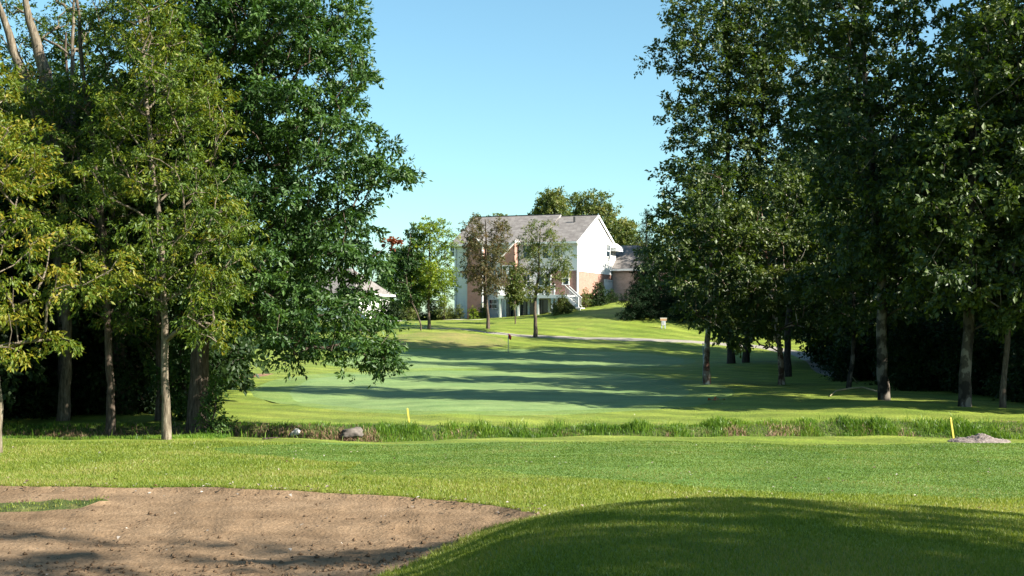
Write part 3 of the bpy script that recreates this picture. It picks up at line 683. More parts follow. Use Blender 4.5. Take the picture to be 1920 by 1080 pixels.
    for i, (px, d, s, lb) in enumerate([(1722, 58, .85, 'low dark bush added to deepen the shade just right of the thick grove trunk'), (1775, 57, .9, 'low dark bush added to deepen the shade left of the tall right sycamore trunk'), (1838, 55, .9, 'low dark bush added to deepen the shade right of the tall right sycamore trunk'), (1905, 53, .95, 'low dark bush added to deepen the shade at the right frame edge in front'), (1610, 68, .8, 'low dark bush added to deepen the shade behind the thin dim forked trunk'), (1960, 50, 1., 'low dark bush added to deepen the shade just outside the right frame edge in front')]):
        copy_tree(s3, P(px, d), i*2.3+.7, s, lb, 'undergrowth bushes in the right grove')  # dark bushes added to stand in for black shade among the trunks
    b1 = copy_tree(s3, P(1700, 66), 2, 1.5, 'dark undergrowth bush right of the thick grove trunk', 'undergrowth bushes in the right grove')
    rb = ['dark bush at the back of the grove by the right frame edge', 'dark bush in the grove between the thick trunks', 'dark bush beside the thick trunk at the right', 'dark bush beyond the cart path bend', 'dark bush on the far right in the grove', 'dark bush behind the thin forked trunk', 'large dark bush far back in the right wood', 'dark bush between the far right trunks', 'dark bush right of the cart path bend', 'dark bush outside the right frame edge']
    for i, (px, d, s) in enumerate([(1900, 60, 1.6), (1760, 62, 1.4), (1840, 66, 1.6), (1620, 82, 1.7), (1950, 54, 1.3), (1680, 74, 1.7), (1760, 80, 2.1), (1880, 78, 2.2), (1590, 92, 1.8), (2080, 56, 1.6)]):
        copy_tree(s3, P(px, d), i*1.3+1, s, rb[i], 'undergrowth bushes in the right grove')
    # shade-givers right of and behind the photographer; unseen back row added to block skylight
    t1 = generic('shade_tree', 'tree right of the photographer that shades the mound', 85, 13, 3.6, 4.5, 'syc', 'bark', .25, 95, 100, .2, .7, (15., 3.2, float(gz(15., 3.2))), 'trees beside the photographer', gap=1.0)
    for i, (x, y, s, lb) in enumerate([(18, 5.6, .98, 'smaller tree right of the photographer'), (19.5, 2.0, 1.15, 'tall dense tree right of the photographer'), (22.3, -2.5, 1.5, 'tallest tree right of the photographer, further back'), 
            (14, -2.5, 1.2, 'tree behind the photographer on the right'), (5, -8, 1.4, 'unseen tree straight behind the photographer, added to block skylight'), (-4, -9, 1.4, 'unseen tree behind the photographer on the left, added to block skylight'), (-12, -7, 1.4, 'unseen tree behind and well left of the photographer, added to block skylight'), (12, -13, 1.5, 'unseen tree far behind the photographer, added to block skylight')]):
        c = copy_tree(t1 if i != 2 else r2, (x, y, float(gz(x, y))), i*1.9+1, s if i != 2 else s*.72, lb)
        if i in (1, 2): c.scale = (1.15, 1.15, 1.5) if i == 1 else (.78, .78, 1.30)
woods()

def right_grove():
    def T(label, px, py, r, top, blobs, K, seed, lm='syc', bark='bark_syc_shaded', leaf=.20, crad=.80, per=165, bend=None, **kw):
        kw.setdefault('flat', .55); K = int(K*.72)
        b = hit(px, py); d = b.y
        return tree('sycamore_tree' if 'syc' in bark else 'cottonwood_tree', label, 'tree', b, at(top[0], top[1], d+1), r, B(d, *blobs), K, per, leaf, lm, bark, crad=crad, seed=seed, gap=crad*1.12, bend=bend, **kw)
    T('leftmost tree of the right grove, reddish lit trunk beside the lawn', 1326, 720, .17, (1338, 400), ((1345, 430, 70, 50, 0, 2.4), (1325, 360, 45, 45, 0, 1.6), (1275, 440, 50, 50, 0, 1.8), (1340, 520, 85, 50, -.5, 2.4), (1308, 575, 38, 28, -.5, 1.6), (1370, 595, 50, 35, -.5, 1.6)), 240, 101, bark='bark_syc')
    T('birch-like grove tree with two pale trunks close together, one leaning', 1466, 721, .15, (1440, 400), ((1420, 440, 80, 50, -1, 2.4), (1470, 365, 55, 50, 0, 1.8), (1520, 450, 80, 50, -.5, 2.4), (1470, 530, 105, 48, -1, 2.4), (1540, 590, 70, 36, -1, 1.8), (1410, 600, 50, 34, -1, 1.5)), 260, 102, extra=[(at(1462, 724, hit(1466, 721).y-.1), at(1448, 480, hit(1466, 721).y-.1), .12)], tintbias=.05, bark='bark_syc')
    T('grove tree with a thin dim forked trunk right of the two pale trunks', 1590, 729, .11, (1610, 400), ((1630, 440, 80, 50, -.5, 2.4), (1570, 430, 60, 50, 0, 2), (1580, 520, 80, 50, -.5, 2), (1630, 580, 60, 34, -.5, 1.6)), 210, 103)
    T('stout sycamore with thick mottled trunk, largest in the right grove', 1658, 750, .22, (1600, -120), ((1560, 20, 100, 90, 0, 3), (1660, 40, 70, 70, 0, 3), (1650, 190, 100, 80, 0, 3), (1580, 230, 90, 70, -1, 2.6), (1620, 320, 90, 60, -1, 2.6), (1720, 300, 90, 80, 0, 3), (1690, 420, 100, 70, 0, 3), (1620, 430, 60, 60, -1, 2), (1720, 520, 80, 50, 0, 2.4)), 470, 104, lm='cotton')
    T('tall sycamore with white upper limbs at the right frame edge', 1808, 762, .22, (1850, -60), ((1870, 60, 90, 80, 0, 3), (1810, 120, 70, 60, 0, 2.4), (1920, 200, 90, 90, 0, 3), (1820, 280, 100, 70, 0, 3), (1760, 380, 90, 70, 0, 2.6), (1880, 400, 90, 80, 0, 3), (1800, 500, 90, 60, 0, 2.6), (1900, 540, 80, 60, 0, 2.6)), 400, 105)
    T('slim dark grove tree beside the right frame edge', 1880, 764, .11, (1905, 150), ((1900, 300, 80, 80, 1, 2.4), (1950, 420, 90, 80, 1, 2.4), (1890, 540, 80, 60, 1, 2.4), (1960, 150, 90, 90, 1, 2.4)), 230, 106, lm='cotton', bark='bark')
    T('dark trunked tree behind, left one of the pair behind the leftmost grove tree', 1371, 681, .26, (1370, -80), ((1330, 60, 90, 80, 0, 3.5), (1265, 110, 50, 35, 0, 2), (1380, 150, 90, 80, 0, 3.5), (1300, 210, 55, 50, 0, 2.4), (1340, 300, 90, 70, 0, 3.5), (1275, 330, 40, 45, 0, 2), (1270, 30, 28, 40, 0, 1.6), (1330, 400, 80, 50, 0, 3), (1360, 480, 100, 60, 0, 3), (1265, 400, 40, 40, 0, 2), (1250, 480, 40, 50, 0, 2), (1420, 590, 70, 36, 0, 2.2)), 640, 107, lm='syc', bark='bark_dark', leaf=.25, crad=1.05)
    T('dark trunked tree behind, right one of the pair behind the leftmost grove tree', 1398, 680, .24, (1450, -60), ((1450, 60, 100, 90, 0, 3.5), (1520, 170, 90, 80, 0, 3.5), (1430, 220, 90, 70, -.5, 3.5), (1480, 330, 110, 70, -1, 3.5), (1400, 420, 90, 70, 0, 3), (1480, 470, 80, 70, 0, 3), (1450, 570, 70, 40, 0, 2.4)), 520, 108, lm='syc', bark='bark_dark', leaf=.25, crad=1.05)
    T('dark trunk right behind the two pale trunks', 1476, 706, .22, (1500, 320), ((1560, 340, 80, 60, 1, 3), (1530, 420, 90, 60, 1, 3), (1510, 490, 90, 60, 1, 2.6), (1560, 560, 60, 40, 1, 2.2)), 230, 109, lm='cotton', bark='bark_dark')
right_grove()

def far_trees():
    def T(name, label, px, py, r, top, blobs, K, seed, lm, bark='bark', leaf=.15, crad=.62, per=125, group=None, extra=None, base=None, bend=None, cat='tree', **kw):
        b = base or hit(px, py); d = b.y
        return tree(name, label, cat, b, at(top[0], top[1], d), r, B(d, *blobs), K, per, leaf, lm, bark, crad=crad, seed=seed, gap=crad*.6, bend=bend, group=group, extra=extra, **kw)
    T('young_tree', 'young bright yellow green tree left of the house by the path', 804, 617, .13, (806, 415), ((805, 430, 34, 22, 0, 1.8), (785, 465, 30, 24, 0, 1.6), (830, 455, 26, 24, 0, 1.4), (812, 490, 40, 24, 0, 2), (825, 525, 34, 26, -.4, 1.6), (790, 520, 30, 22, 0, 1.6), (830, 553, 22, 16, -.5, 1.2), (795, 550, 26, 16, 0, 1.2)), 170, 201, 'bright')
    T('young_tree', 'darker green young tree with thin crooked stem left of the yellow green tree', 790, 619, .06, (768, 440), ((778, 450, 16, 26, .8, 1), (762, 490, 28, 26, .8, 1.4), (750, 525, 30, 24, .8, 1.4), (768, 550, 26, 20, .8, 1.4)), 100, 202, 'oak', leaf=.2, bend=(-.7, 0, 0))
    T('young_tree', 'bronze and olive young tree standing in front of the brick bay', 915, 616, .15, (905, 410), ((890, 430, 28, 24, 0, 1.6), (935, 435, 20, 26, 0, 1.3), (910, 465, 44, 30, 0, 2), (895, 505, 36, 30, 0, 1.8), (935, 490, 22, 30, 0, 1.3), (915, 530, 36, 22, 0, 1.6)), 170, 203, 'bronze', leaf=.14, per=115)
    T('young_tree', 'sparse olive young tree in front of the deck beside the path', 1003, 632, .17, (1015, 425), ((1020, 435, 34, 20, 0, 1.6), (1000, 465, 36, 24, 0, 1.6), (1045, 470, 24, 18, 0, 1.3), (985, 500, 32, 20, 0, 1.6), (1035, 505, 38, 20, 0, 1.6), (1010, 530, 44, 18, 0, 1.6), (1000, 548, 30, 12, 0, 1.1), (1055, 495, 20, 10, 0, 1)), 130, 204, 'far', leaf=.14, per=105)
    T('slim_tree', 'slim upright green tree between the downspout and the brick bay', 868, 596, .06, (868, 475), ((868, 500, 13, 36, 0, .8), (869, 545, 17, 32, 0, .9), (868, 470, 10, 22, 0, .6)), 70, 205, 'oak', leaf=.16, crad=.4)
    b = onground(966, 121)
    T('small_tree', 'small drooping green tree hiding the middle deck posts', 966, 590, .05, (966, 510), ((966, 525, 13, 20, 0, .8), (966, 552, 19, 22, 0, 1), (966, 545, 14, 20, 0, .8)), 60, 206, 'far', leaf=.17, crad=.4, base=b)
    T('small_tree', 'small round green tree at the left end of the garden walk', 757, 599, .05, (757, 560), ((757, 570, 20, 14, 0, 1), (745, 575, 12, 10, 0, .8), (770, 572, 13, 10, 0, .8)), 50, 207, 'oak', leaf=.16, crad=.4)
    for i, (px, d, lb, top, bl, lm) in enumerate([
        (1036, 172, 'tree peeking over the roof ridge, left of the two behind the house', (1036, 375), ((1036, 385, 22, 24, 0, 3), (1022, 400, 18, 18, 0, 2.5), (1046, 420, 20, 40, 0, 3)), 'far'),
        (1108, 176, 'broad tree rising behind the gable peak of the house', (1108, 375), ((1082, 385, 20, 18, 0, 3), (1110, 385, 30, 22, 0, 3), (1135, 405, 22, 26, 0, 3), (1100, 420, 40, 40, 0, 3), (1148, 440, 20, 40, 0, 3)), 'far'),
        (1172, 170, 'tree behind the garage roof, right of the gable', (1172, 425), ((1172, 440, 18, 24, 0, 3), (1185, 475, 22, 30, 0, 3), (1160, 480, 20, 30, 0, 3), (1200, 500, 20, 30, 0, 2)), 'far'),
        (940, 176, 'tree top just showing over the left part of the roof', (940, 420), ((940, 425, 26, 16, 0, 3), (902, 428, 16, 16, 0, 3), (970, 428, 12, 12, 0, 3)), 'far'),
        (560, 180, 'distant tree behind the neighbouring house', (600, 440), ((600, 470, 80, 40, 0, 5), (540, 520, 60, 50, 0, 5)), 'far'),
        (755, 175, 'distant tree between the two houses', (755, 470), ((755, 500, 34, 30, 0, 4), (730, 540, 30, 30, 0, 4), (790, 530, 34, 40, 0, 4)), 'oak')]):
        T('background_tree', lb, px, 0, .3, top, bl, 150, 220+i, lm, leaf=.28, crad=1.1, per=130, base=onground(px, d), group='trees behind the houses')
    # conifer at the edge of the grove
    b = onground(1208, 122); d = 122; bl = []
    for k in range(11):
        t = k/10; bl.append((1211+3*math.sin(k), 398+t*187, 5+33*t**.8, 13, 0, .5+1.8*t))
    con = T('conifer_tree', 'dark conifer at the left edge of the right grove beyond the lawn', 1206, 0, .18, (1211, 402), bl, 460, 231, 'pine', 'bark_dark', leaf=.17, crad=.42, per=85, base=b, aspect=.22, flat=.4, droop=.5)
    P = lambda px, d: tuple(onground(px, d))
    for x, y, s_, lb in ((18.6, 136.5, 1.02, 'unseen broad conifer hidden behind the grove, added to cast the gable wall shadow'),):
        c = copy_tree(con, (x, y, float(gz(x, y))), 1, 1, lb); c.scale = (2.6, 2.6, s_)  # added out of view, widened so its shadow makes a triangle on the gable
    c1 = generic('dark_bush', 'dark bush below the conifer at the top of the lawn', 240, 3.4, 2.0, .2, 'pine', 'bark_dark', .05, 150, 70, .18, .6, P(1218, 124), 'dark bushes along the lawn edge', 'bush', aspect=.4)
    for i, (px, d, s, lb) in enumerate([(1192, 121, .8, 'dark bush left of the conifer foot'), (1268, 127, .8, 'dark bush right of the conifer, behind the lawn sign'), (1300, 122, 1.2, 'dark bush at the lawn edge behind the leftmost grove tree'), (1350, 124, 1.3, 'dark bush at the lawn edge behind the paired dark trunks')]):
        copy_tree(c1, P(px, d), i*2+1, s, lb)
    # planting round the house
    h1 = generic('garden_shrub', 'olive shrub at the foot of the gable brick wall near the corner', 250, 1.5, .8, .15, 'far', 'bark_dark', .03, 60, 60, .11, .3, P(1098, 130.5), 'shrubs planted round the house', 'shrub')
    h2 = generic('garden_shrub', 'large dark green shrub against the gable wall of the house', 251, 1.9, 1.05, .15, 'deep', 'bark_dark', .04, 110, 70, .14, .4, P(1121, 131.5), 'shrubs planted round the house', 'shrub')
    h3 = generic('garden_shrub', 'yellow shrub at the foot of the brick bay', 252, .95, .8, .1, 'bright', 'bark_dark', .03, 50, 60, .1, .25, P(888, 133), 'shrubs planted round the house', 'shrub')
    for i, (src, px, d, s, lb) in enumerate([(h2, 1146, 134, .62, 'low dark shrub in front of the white garage door'), (h1, 1054, 127.6, 1.1, 'green shrub under the deck stairs'), (h1, 1040, 127.2, .8, 'small green shrub beside the right deck post'), (h2, 1060, 128, .6, 'dark green shrub between deck post and stairs'),
            (h1, 833, 134, 1.3, 'round green shrub left of the downspout'), (h1, 846, 134.5, .8, 'small shrub left of the downspout foot'), (h1, 860, 134.2, .8, 'small clipped shrub right of the downspout foot'), (h2, 812, 135, .9, 'dark shrub at the left house corner'), (h1, 905, 133.4, .8, 'small shrub right of the brick bay'),
            (h2, 780, 135, .8, 'dark hedge shrub left of the house'), (h2, 740, 136, .9, 'dark hedge shrub near the low brick wall'), (h2, 720, 137, 1., 'hedge shrub behind the oak branch tips'), (h1, 765, 134, 1.2, 'green hedge shrub beside the small round tree')]):
        copy_tree(src, P(px, d), i*1.1+.5, s, lb)
far_trees()

# ------------------------------------------------------------------ the house
HA = R(22); hc, hs = math.cos(HA), math.sin(HA); AX, AY = 6.77, 132.0
ZB = CZ+.3
def FX(px, Y=0):
    k = (px-960)/F; ax = AX+Y*hs; ay = AY+Y*hc
    return (ay*k-ax)/(hc+k*hs)
def FZ(py, X, Y=0): return CZ+(HY-py)/F*(AY-X*hs+Y*hc)-ZB
def window(root, x, y, z, w_, h, face='y', mull=True, grid=2, label=None):
    """double hung window; face 'y' looks to local -Y, face 'x' looks to local +X"""
    o = .03
    def bx(mb, a0, a1, n0, n1, z0, z1):
        return mb.box(a0, a1, y-n1, y-n0, z0, z1) if face == 'y' else mb.box(x+n0, x+n1, a0, a1, z0, z1)
    c = x if face == 'y' else y
    g = MB(); bx(g, c-w_/2, c+w_/2, .004, o, z, z+h); win = g.build('window', M['glass'], root)
    f = MB(); t = .09
    bx(f, c-w_/2-t, c-w_/2, .003, .09, z, z+h); bx(f, c+w_/2, c+w_/2+t, .003, .09, z, z+h)
    bx(f, c-w_/2-t, c+w_/2+t, .003, .10, z+h, z+h+t); bx(f, c-w_/2-t-.03, c+w_/2+t+.03, .003, .12, z-t*.8, z)
    if mull:
        bx(f, c-w_/2, c+w_/2, o+.002, .07, z+h/2-.04, z+h/2+.04)
        for k in range(1, grid): bx(f, c-w_/2+k*w_/grid-.018, c-w_/2+k*w_/grid+.018, o+.002, .055, z+h/2+.04, z+h)
    f.build('frame', M['white'], win)
    if label: win['label'] = label
    return win
def house():
    L = FX(852); W = 13.; ez = FZ(452, 0); bz = FZ(507, 0); xr = -L
    root = empty('house', (AX, AY, ZB), -HA)
    tag(root, 'white clapboard and brick house with grey roof and raised deck, behind the green', 'house')
    # walls: each face its own slab so that nothing is coplanar
    mb = MB(); T = .25; xb = FX(1034)
    mb.box(L, 0, 0, T, bz+.002, ez)                                        # upper front
    mb.box(L, xb, 0, T, -1., bz)                                           # lower front left
    mb.box(L, L+T, T+.002, W, -1., ez)                                      # left end
    mb.box(L+T+.002, -T-.002, W-T, W, -1., ez)                                      # back
    mb.prism([(T+.002, bz+.002), (W, bz+.002), (W, ez), (W/2, ez+3.02), (T+.002, ez+.11)], 'x', -T, 0)
    mb.prism([(0, ez+.002), (W, ez+.002), (W/2, ez+3.02)], 'x', L+.01, L+.25)
    mb.build('wall', M['siding'], root)
    mb = MB(); mb.box(xb+.002, 0, 0, T, -1., bz); mb.box(-T, 0, T+.002, W, -1., bz-.002)
    mb.build('brick_wall', M['brick'], root)
    mb = MB(); mb.box(-.10, .025, -.025, .10, -.5, ez-.05); mb.box(-.0, .03, W-.12, W+.02, bz+.05, ez-.1)
    mb.box(.0, .04, .1, W, bz-.07, bz+.05)
    mb.build('corner_trim', M['white'], root)
    # roofs
    def roof(x0, x1, yc, half, e, rise, over=.45, th=.16, nm='roof', rake=True, back=True):
        sl = rise/half; a = e-over*sl
        pf = [(yc-half-over, a), (yc, e+rise), (yc, e+rise+th), (yc-half-over, a+th)]
        pb = [(yc+half+over, a), (yc, e+rise+.001), (yc, e+rise+th+.001), (yc+half+over, a+th)]
        m = MB(); m.prism(pf, 'x', x0, x1)
        if back: m.prism(pb, 'x', x0, x1)
        r = m.build(nm, M['shingle'], root)
        m = MB()
        m.box(x0, x1, yc-half-over-.12, yc-half-over-.004, a-.02, a+th+.01)    # gutter
        if rake:
            for xx in ((x1+.003, x1+.06),):
                m.prism([(yc-half-over, a-.10), (yc, e+rise-.10), (yc, e+rise+th+.01), (yc-half-over, a+th+.01)], 'x', *xx)
                m.prism([(yc+half+over, a-.10), (yc, e+rise-.10), (yc, e+rise+th+.01), (yc+half+over, a+th+.01)], 'x', xx[0], xx[1]-.003)
        m.build('roof_trim', M['white'], r)
        m = MB(); m.box(x0, x1, yc-.12, yc+.12, e+rise+th-.04, e+rise+th+.05); m.build('ridge_cap', M['dark'], r)
        return r
    xm = FX(1012)
    roof(xm+.004, .12, W/2, W/2, ez, 3.05)
    rr = roof(L-.4, xm, W/2, W/2, ez+.012, 3.25, rake=False)
    m = MB(); m.prism([(W/2-1.2, ez+2.4), (W/2+1.2, ez+2.4), (W/2, ez+3.33)], 'x', xm-.1, xm+.03); m.build('gable_end', M['white'], root)
    # soffit under the front eaves and the return at the gable corner
    m = MB(); m.box(L-.3, .3, -.42, -.003, ez-.30, ez-.22); m.build('soffit', M['white'], root)
    m = MB(); m.box(.004, .8, W-2.0, W+.35, ez-.42, ez-.12); m.prism([(W-2.1, ez-.119), (W+.4, ez-.119), (W+.4, ez+.0), (W-1.9, ez+.38)], 'x', .004, .75); m.build('eave_return', M['white'], root)
    m = MB(); zz = FZ(418, FX(1075), W*.38); m.tube([(FX(1077, W*.36), W*.36, ez+2.0), (FX(1077, W*.36), W*.36, ez+2.95)], [.11, .11], 8); m.build('roof_vent_pipe', M['dark'], root)
    # windows
    def win(px0, px1, py0, py1, **k):
        x = (FX(px0)+FX(px1))/2; z0 = FZ(py1, x); z1 = FZ(py0, x); window(root, x, 0, z0, FX(px1)-FX(px0), z1-z0, **k)
    win(1056, 1066, 510, 533, label='dark double hung window in the brick next to the deck stairs')
    win(982, 993.5, 461, 484, label='upper window above the deck, just left of the sparse olive tree')
    win(982, 993.5, 515, 540, label='lower window at deck level behind the sparse olive tree')
    win(1018, 1029, 461, 484); win(1040, 1050, 461, 484)
    m = MB(); x0, x1 = FX(1010), FX(1032); z0 = FZ(553, x0); z1 = FZ(514, x0)
    m.box(x0, x1, -.03, -.004, z0, z1); dr = m.build('patio_door', M['glass'], root)
    m = MB(); m.box(x0-.09, x0-.001, -.08, -.003, z0, z1+.09); m.box(x1+.001, x1+.09, -.08, -.003, z0, z1+.09); m.box(x0, x1, -.08, -.003, z1+.001, z1+.09); m.box((x0+x1)/2-.05, (x0+x1)/2+.05, -.07, -.032, z0, z1); m.build('frame', M['white'], dr)
    win(843, 850.5, 508, 530); win(846, 852, 462, 480)
    win(908, 918, 505, 530); win(922, 933, 505, 530); win(908, 918, 460, 482); win(922, 933, 460, 482)
    win(918, 932, 562, 578, label='basement window with white mullion left of the first deck post')
    window(root, 0, W-2.9, FZ(482, 0, W-2.2), 1.3, FZ(460, 0, W-2.2)-FZ(482, 0, W-2.2), face='x', grid=3, label='only window high in the bright gable wall')
    m = MB(); m.box(FX(852.5)+.05, FX(852.5)+.19, -.14, -.005, -.9, ez-.3); m.build('downspout', M['white'], root)
    # dark walkout openings under the deck
    for a, c_ in ((945, 965), (975, 1000), (1006, 1030)):
        x0, x1 = FX(a), FX(c_); m = MB(); m.box(x0, x1, -.025, -.004, FZ(596, x0), FZ(562, x0)); d_ = m.build('basement_door', M['glass'], root)
        m = MB(); m.box((x0+x1)/2-.04, (x0+x1)/2+.04, -.05, -.027, FZ(596, x0), FZ(562, x0)); m.build('frame', M['dark'], d_)
    # brick bays
    m = MB(); x0, x1 = FX(876, -1.3), FX(903, -1.3); zt = FZ(462, x0)
    m.box(x0, x1, -1.3, -.002, -1., zt); m.prism([(x0, zt+.002), (x1, zt+.002), ((x0+x1)/2, zt+.95)], 'y', -1.3, -.003)
    bay = m.build('brick_bay', M['brick'], root)
    m = MB(); xc = (x0+x1)/2
    m.prism([(x0-.2, zt-.15), (xc, zt+.97), (xc, zt+1.12), (x0-.2, zt+.02)], 'y', -1.55, .6); m.prism([(x1+.2, zt-.15), (xc+.001, zt+.97), (xc+.001, zt+1.12), (x1+.2, zt+.02)], 'y', -1.55, .6); m.build('roof', M['shingle'], bay)
    m = MB(); m.prism([(x0-.2, zt-.15), (xc, zt+.95), (xc, zt+1.14), (x0-.2, zt+.03)], 'y', -1.6, -1.553); m.prism([(x1+.2, zt-.15), (xc, zt+.95), (xc, zt+1.14), (x1+.2, zt+.03)], 'y', -1.602, -1.555); m.box(x1+.004, x1+.12, -1.3, -1.15, -1, zt-.2); m.build('roof_trim', M['white'], bay)
    m = MB(); x0, x1 = FX(938, -1.2), FX(965, -1.2); z0 = FZ(489, x0); z1 = FZ(456, x1)
    m.prism([(x0, FZ(556, x0)), (x1, FZ(556, x0)), (x1, z1), (x0, z0)], 'y', -1.2, -.002); bay = m.build('brick_bay', M['brick'], root)
    m = MB(); m.prism([(x0-.3, z0-.25), (x1+.15, z1+.05), (x1+.15, z1+.25), (x0-.3, z0-.03)], 'y', -1.45, -.004); m.build('roof_trim', M['white'], bay)
    m = MB(); m.prism([(x0-.35, z0-.02), (x1+.2, z1+.26), (x1+.2, z1+.36), (x0-.35, z0+.08)], 'y', -1.5, -.005); m.build('roof', M['shingle'], bay)
    for a in (947, 957):
        g = window(bay, FX(a, -1.2), -1.2, FZ(520, x0), .4, FZ(500, x0)-FZ(520, x0), mull=False)
    # deck
    Y0 = -3.2; x0, x1 = FX(933, Y0), FX(1060, Y0); zd = FZ(554, x0, Y0)
    m = MB(); m.box(x0, x1, Y0, -.006, zd-.14, zd); deck = m.build('deck', M['white'], root)
    m = MB(); m.box(x0, x1, Y0-.06, Y0-.003, zd-.32, zd+.02); m.box(x0-.06, x0-.003, Y0, -.1, zd-.32, zd+.02); m.build('fascia', M['white'], deck)
    def rail(m, p, q, hgt=.95, n=None):
        p = Vector(p); q = Vector(q); up = Vector((0, 0, 1)); ln = (q-p).length; n = n or int(ln/.13)
        m.bar(p+up*hgt, q+up*hgt, .09, .06); m.bar(p+up*.1, q+up*.1, .06, .06)
        for i in range(1, n): 
            c = p.lerp(q, i/n); m.bar(c+up*.13, c+up*(hgt-.03), .035, .035)
    m = MB(); rail(m, (x0, Y0+.05, zd), (x1-1.2, Y0+.05, zd)); m.build('railing', M['white'], deck)
    m = MB(); rail(m, (x0+.05, Y0+.1, zd), (x0+.05, -1.3, zd)); m.build('railing', M['white'], deck)
    for px, yy in ((938, Y0+.1), (972, Y0+.1), (1009, Y0+.1), (1036, Y0+.1), (948, -.9), (992, -.9), (1030, -.9), (1043, Y0+.1)):
        X = FX(px, yy); wx, wy = AX+X*hc+yy*hs, AY-X*hs+yy*hc; g = float(gz(wx, wy))-ZB-.1
        m = MB(); m.box(X-.11, X+.11, yy-.11, yy+.11, g, zd-.141); p = m.build('post', M['white'], deck)
        m = MB(); m.box(X-.14, X+.14, yy-.14, yy-.113, zd-.42, zd-.325); m.build('post_cap', M['white'], p)
    for X in (x0+.05, (x0+x1)/2-.6, x1-1.2):
        m = MB(); m.box(X-.06, X+.06, Y0-.01, Y0+.11, zd, zd+1.1); m.build('post', M['white'], deck)
    xe = FX(1086, Y0); zl = FZ(577, xe, Y0)+.05; n = 8; xs = x1-1.1
    m = MB()
    for i in range(n):
        xa = xs+1.1+(xe-x1-.3)*i/n; xb_ = xs+1.1+(xe-x1-.3)*(i+1)/n; zz = zd-(zd-zl)*(i+1)/n; m.box(xa, xb_+.03, Y0+.02, Y0+1.1, zz-.05, zz)
    m.box(xe-.35, xe+.2, Y0-.1, Y0+1.2, zl-.14, zl-.052); st = m.build('stairs', M['white'], root)
    m = MB(); rail(m, (x1-.05, Y0, zd), (xe-.1, Y0, zl)); rail(m, (x1-.05, Y0+1.12, zd), (xe-.1, Y0+1.12, zl)); m.bar((x1, Y0-.02, zd-.16), (xe, Y0-.02, zl-.16), .05, .3)
    m.box(xe-.14, xe-.04, Y0-.06, Y0+.04, zl-.8, zl+1.05); m.box(xe+.05, xe+.15, Y0-.06, Y0+.04, zl-.9, zl-.1); m.build('railing', M['white'], st)
    # garage wing behind the gable end
    gx1 = 6.4; gy0 = W-1.2; gy1 = W+6.; ge = FZ(505, 3, gy0)
    m = MB(); m.box(.004, gx1, gy0, gy0+.25, -1, ge); m.box(gx1-.25, gx1, gy0+.252, gy1, -1, ge); m.box(-1, gx1-.252, gy1-.25, gy1, -1, ge)
    gw = m.build('garage_wall', M['brick_sunlit'], root)
    m = MB(); ap = ge+2.9; hx = .9; cy = (gy0+gy1)/2
    vs = [(-.3, gy0-.4, ge), (gx1+.4, gy0-.4, ge), (gx1+.4, gy1+.4, ge), (-.3, gy1+.4, ge), (-.3, cy, ap), (hx+1.2, cy, ap)]
    m.add(vs, [(0, 1, 5, 4), (1, 2, 5), (2, 3, 4, 5), (0, 3, 2, 1), (0, 4, 3)]); m.build('roof', M['shingle'], gw)
    m = MB(); m.box(.006, gx1+.45, gy0-.52, gy0-.402, ge-.16, ge+.06); m.box(gx1+.402, gx1+.52, gy0-.5, gy1+.4, ge-.16, ge+.06); m.build('roof_trim', M['white'], gw)
    zt_ = FZ(527, 0, 10.5); zb_ = zt_-2.25
    m = MB(); m.box(.004, .05, 8.9, 12.1, zb_, zt_); gd = m.build('side_garage_door', M['white'], root)
    m = MB()
    for k in range(1, 4): m.box(.052, .062, 9.0, 12.0, zb_+k*.56, zb_+k*.56+.03)
    m.box(.003, .10, 8.76, 8.898, zb_, zt_+.13); m.box(.003, .10, 12.102, 12.24, zb_, zt_+.13); m.box(.003, .10, 8.9, 12.1, zt_+.002, zt_+.13); m.build('frame', M['white'], gd)
house()
def neighbour():
    c = at(668, 575, 150); z0 = float(gz(c.x, c.y))
    root = empty('house', (c.x, c.y, z0), R(-20)); tag(root, 'neighbouring white house with grey hipped roof, half hidden behind the oak at left', 'house')
    m = MB(); m.box(-9, 0, 0, .25, -1, 3.0); m.box(-.25, 0, .252, 9, -1, 3.0); m.box(-9, -8.75, .252, 9, -1, 3.0); m.box(-8.748, -.252, 8.75, 9, -1, 3.0); m.build('wall', M['siding'], root)
    m = MB(); vs = [(-9.5, -.5, 2.9), (.5, -.5, 2.9), (.5, 9.5, 2.9), (-9.5, 9.5, 2.9), (-6, 4.5, 6.2), (-3, 4.5, 6.2)]
    m.add(vs, [(0, 1, 5, 4), (1, 2, 5), (2, 3, 4, 5), (3, 0, 4), (0, 3, 2, 1)]); m.build('roof', M['shingle'], root)
    m = MB(); m.box(-9.6, .6, -.62, -.502, 2.78, 3.0); m.box(.502, .62, -.5, 9.5, 2.78, 3.0); m.build('gutter', M['white'], root)
    m = MB(); m.box(-5, -2.2, -.04, -.004, 0, 2.2); g = m.build('garage_door', M['white'], root)
    window(root, -7, 0, .9, 1, 1.3)
neighbour()
b = hit(741, 586); root = empty('retaining_wall', (b.x-1.2, b.y+1.5, b.z)); tag(root, 'short low red brick garden wall left of the small round tree', 'wall')
m = MB(); m.box(-.9, 1.5, 0, .3, -.3, .75); m.build('brickwork', M['brick'], root); m = MB(); m.box(-.95, 1.55, -.04, .34, .751, .83); m.build('coping', M['concrete'], root)

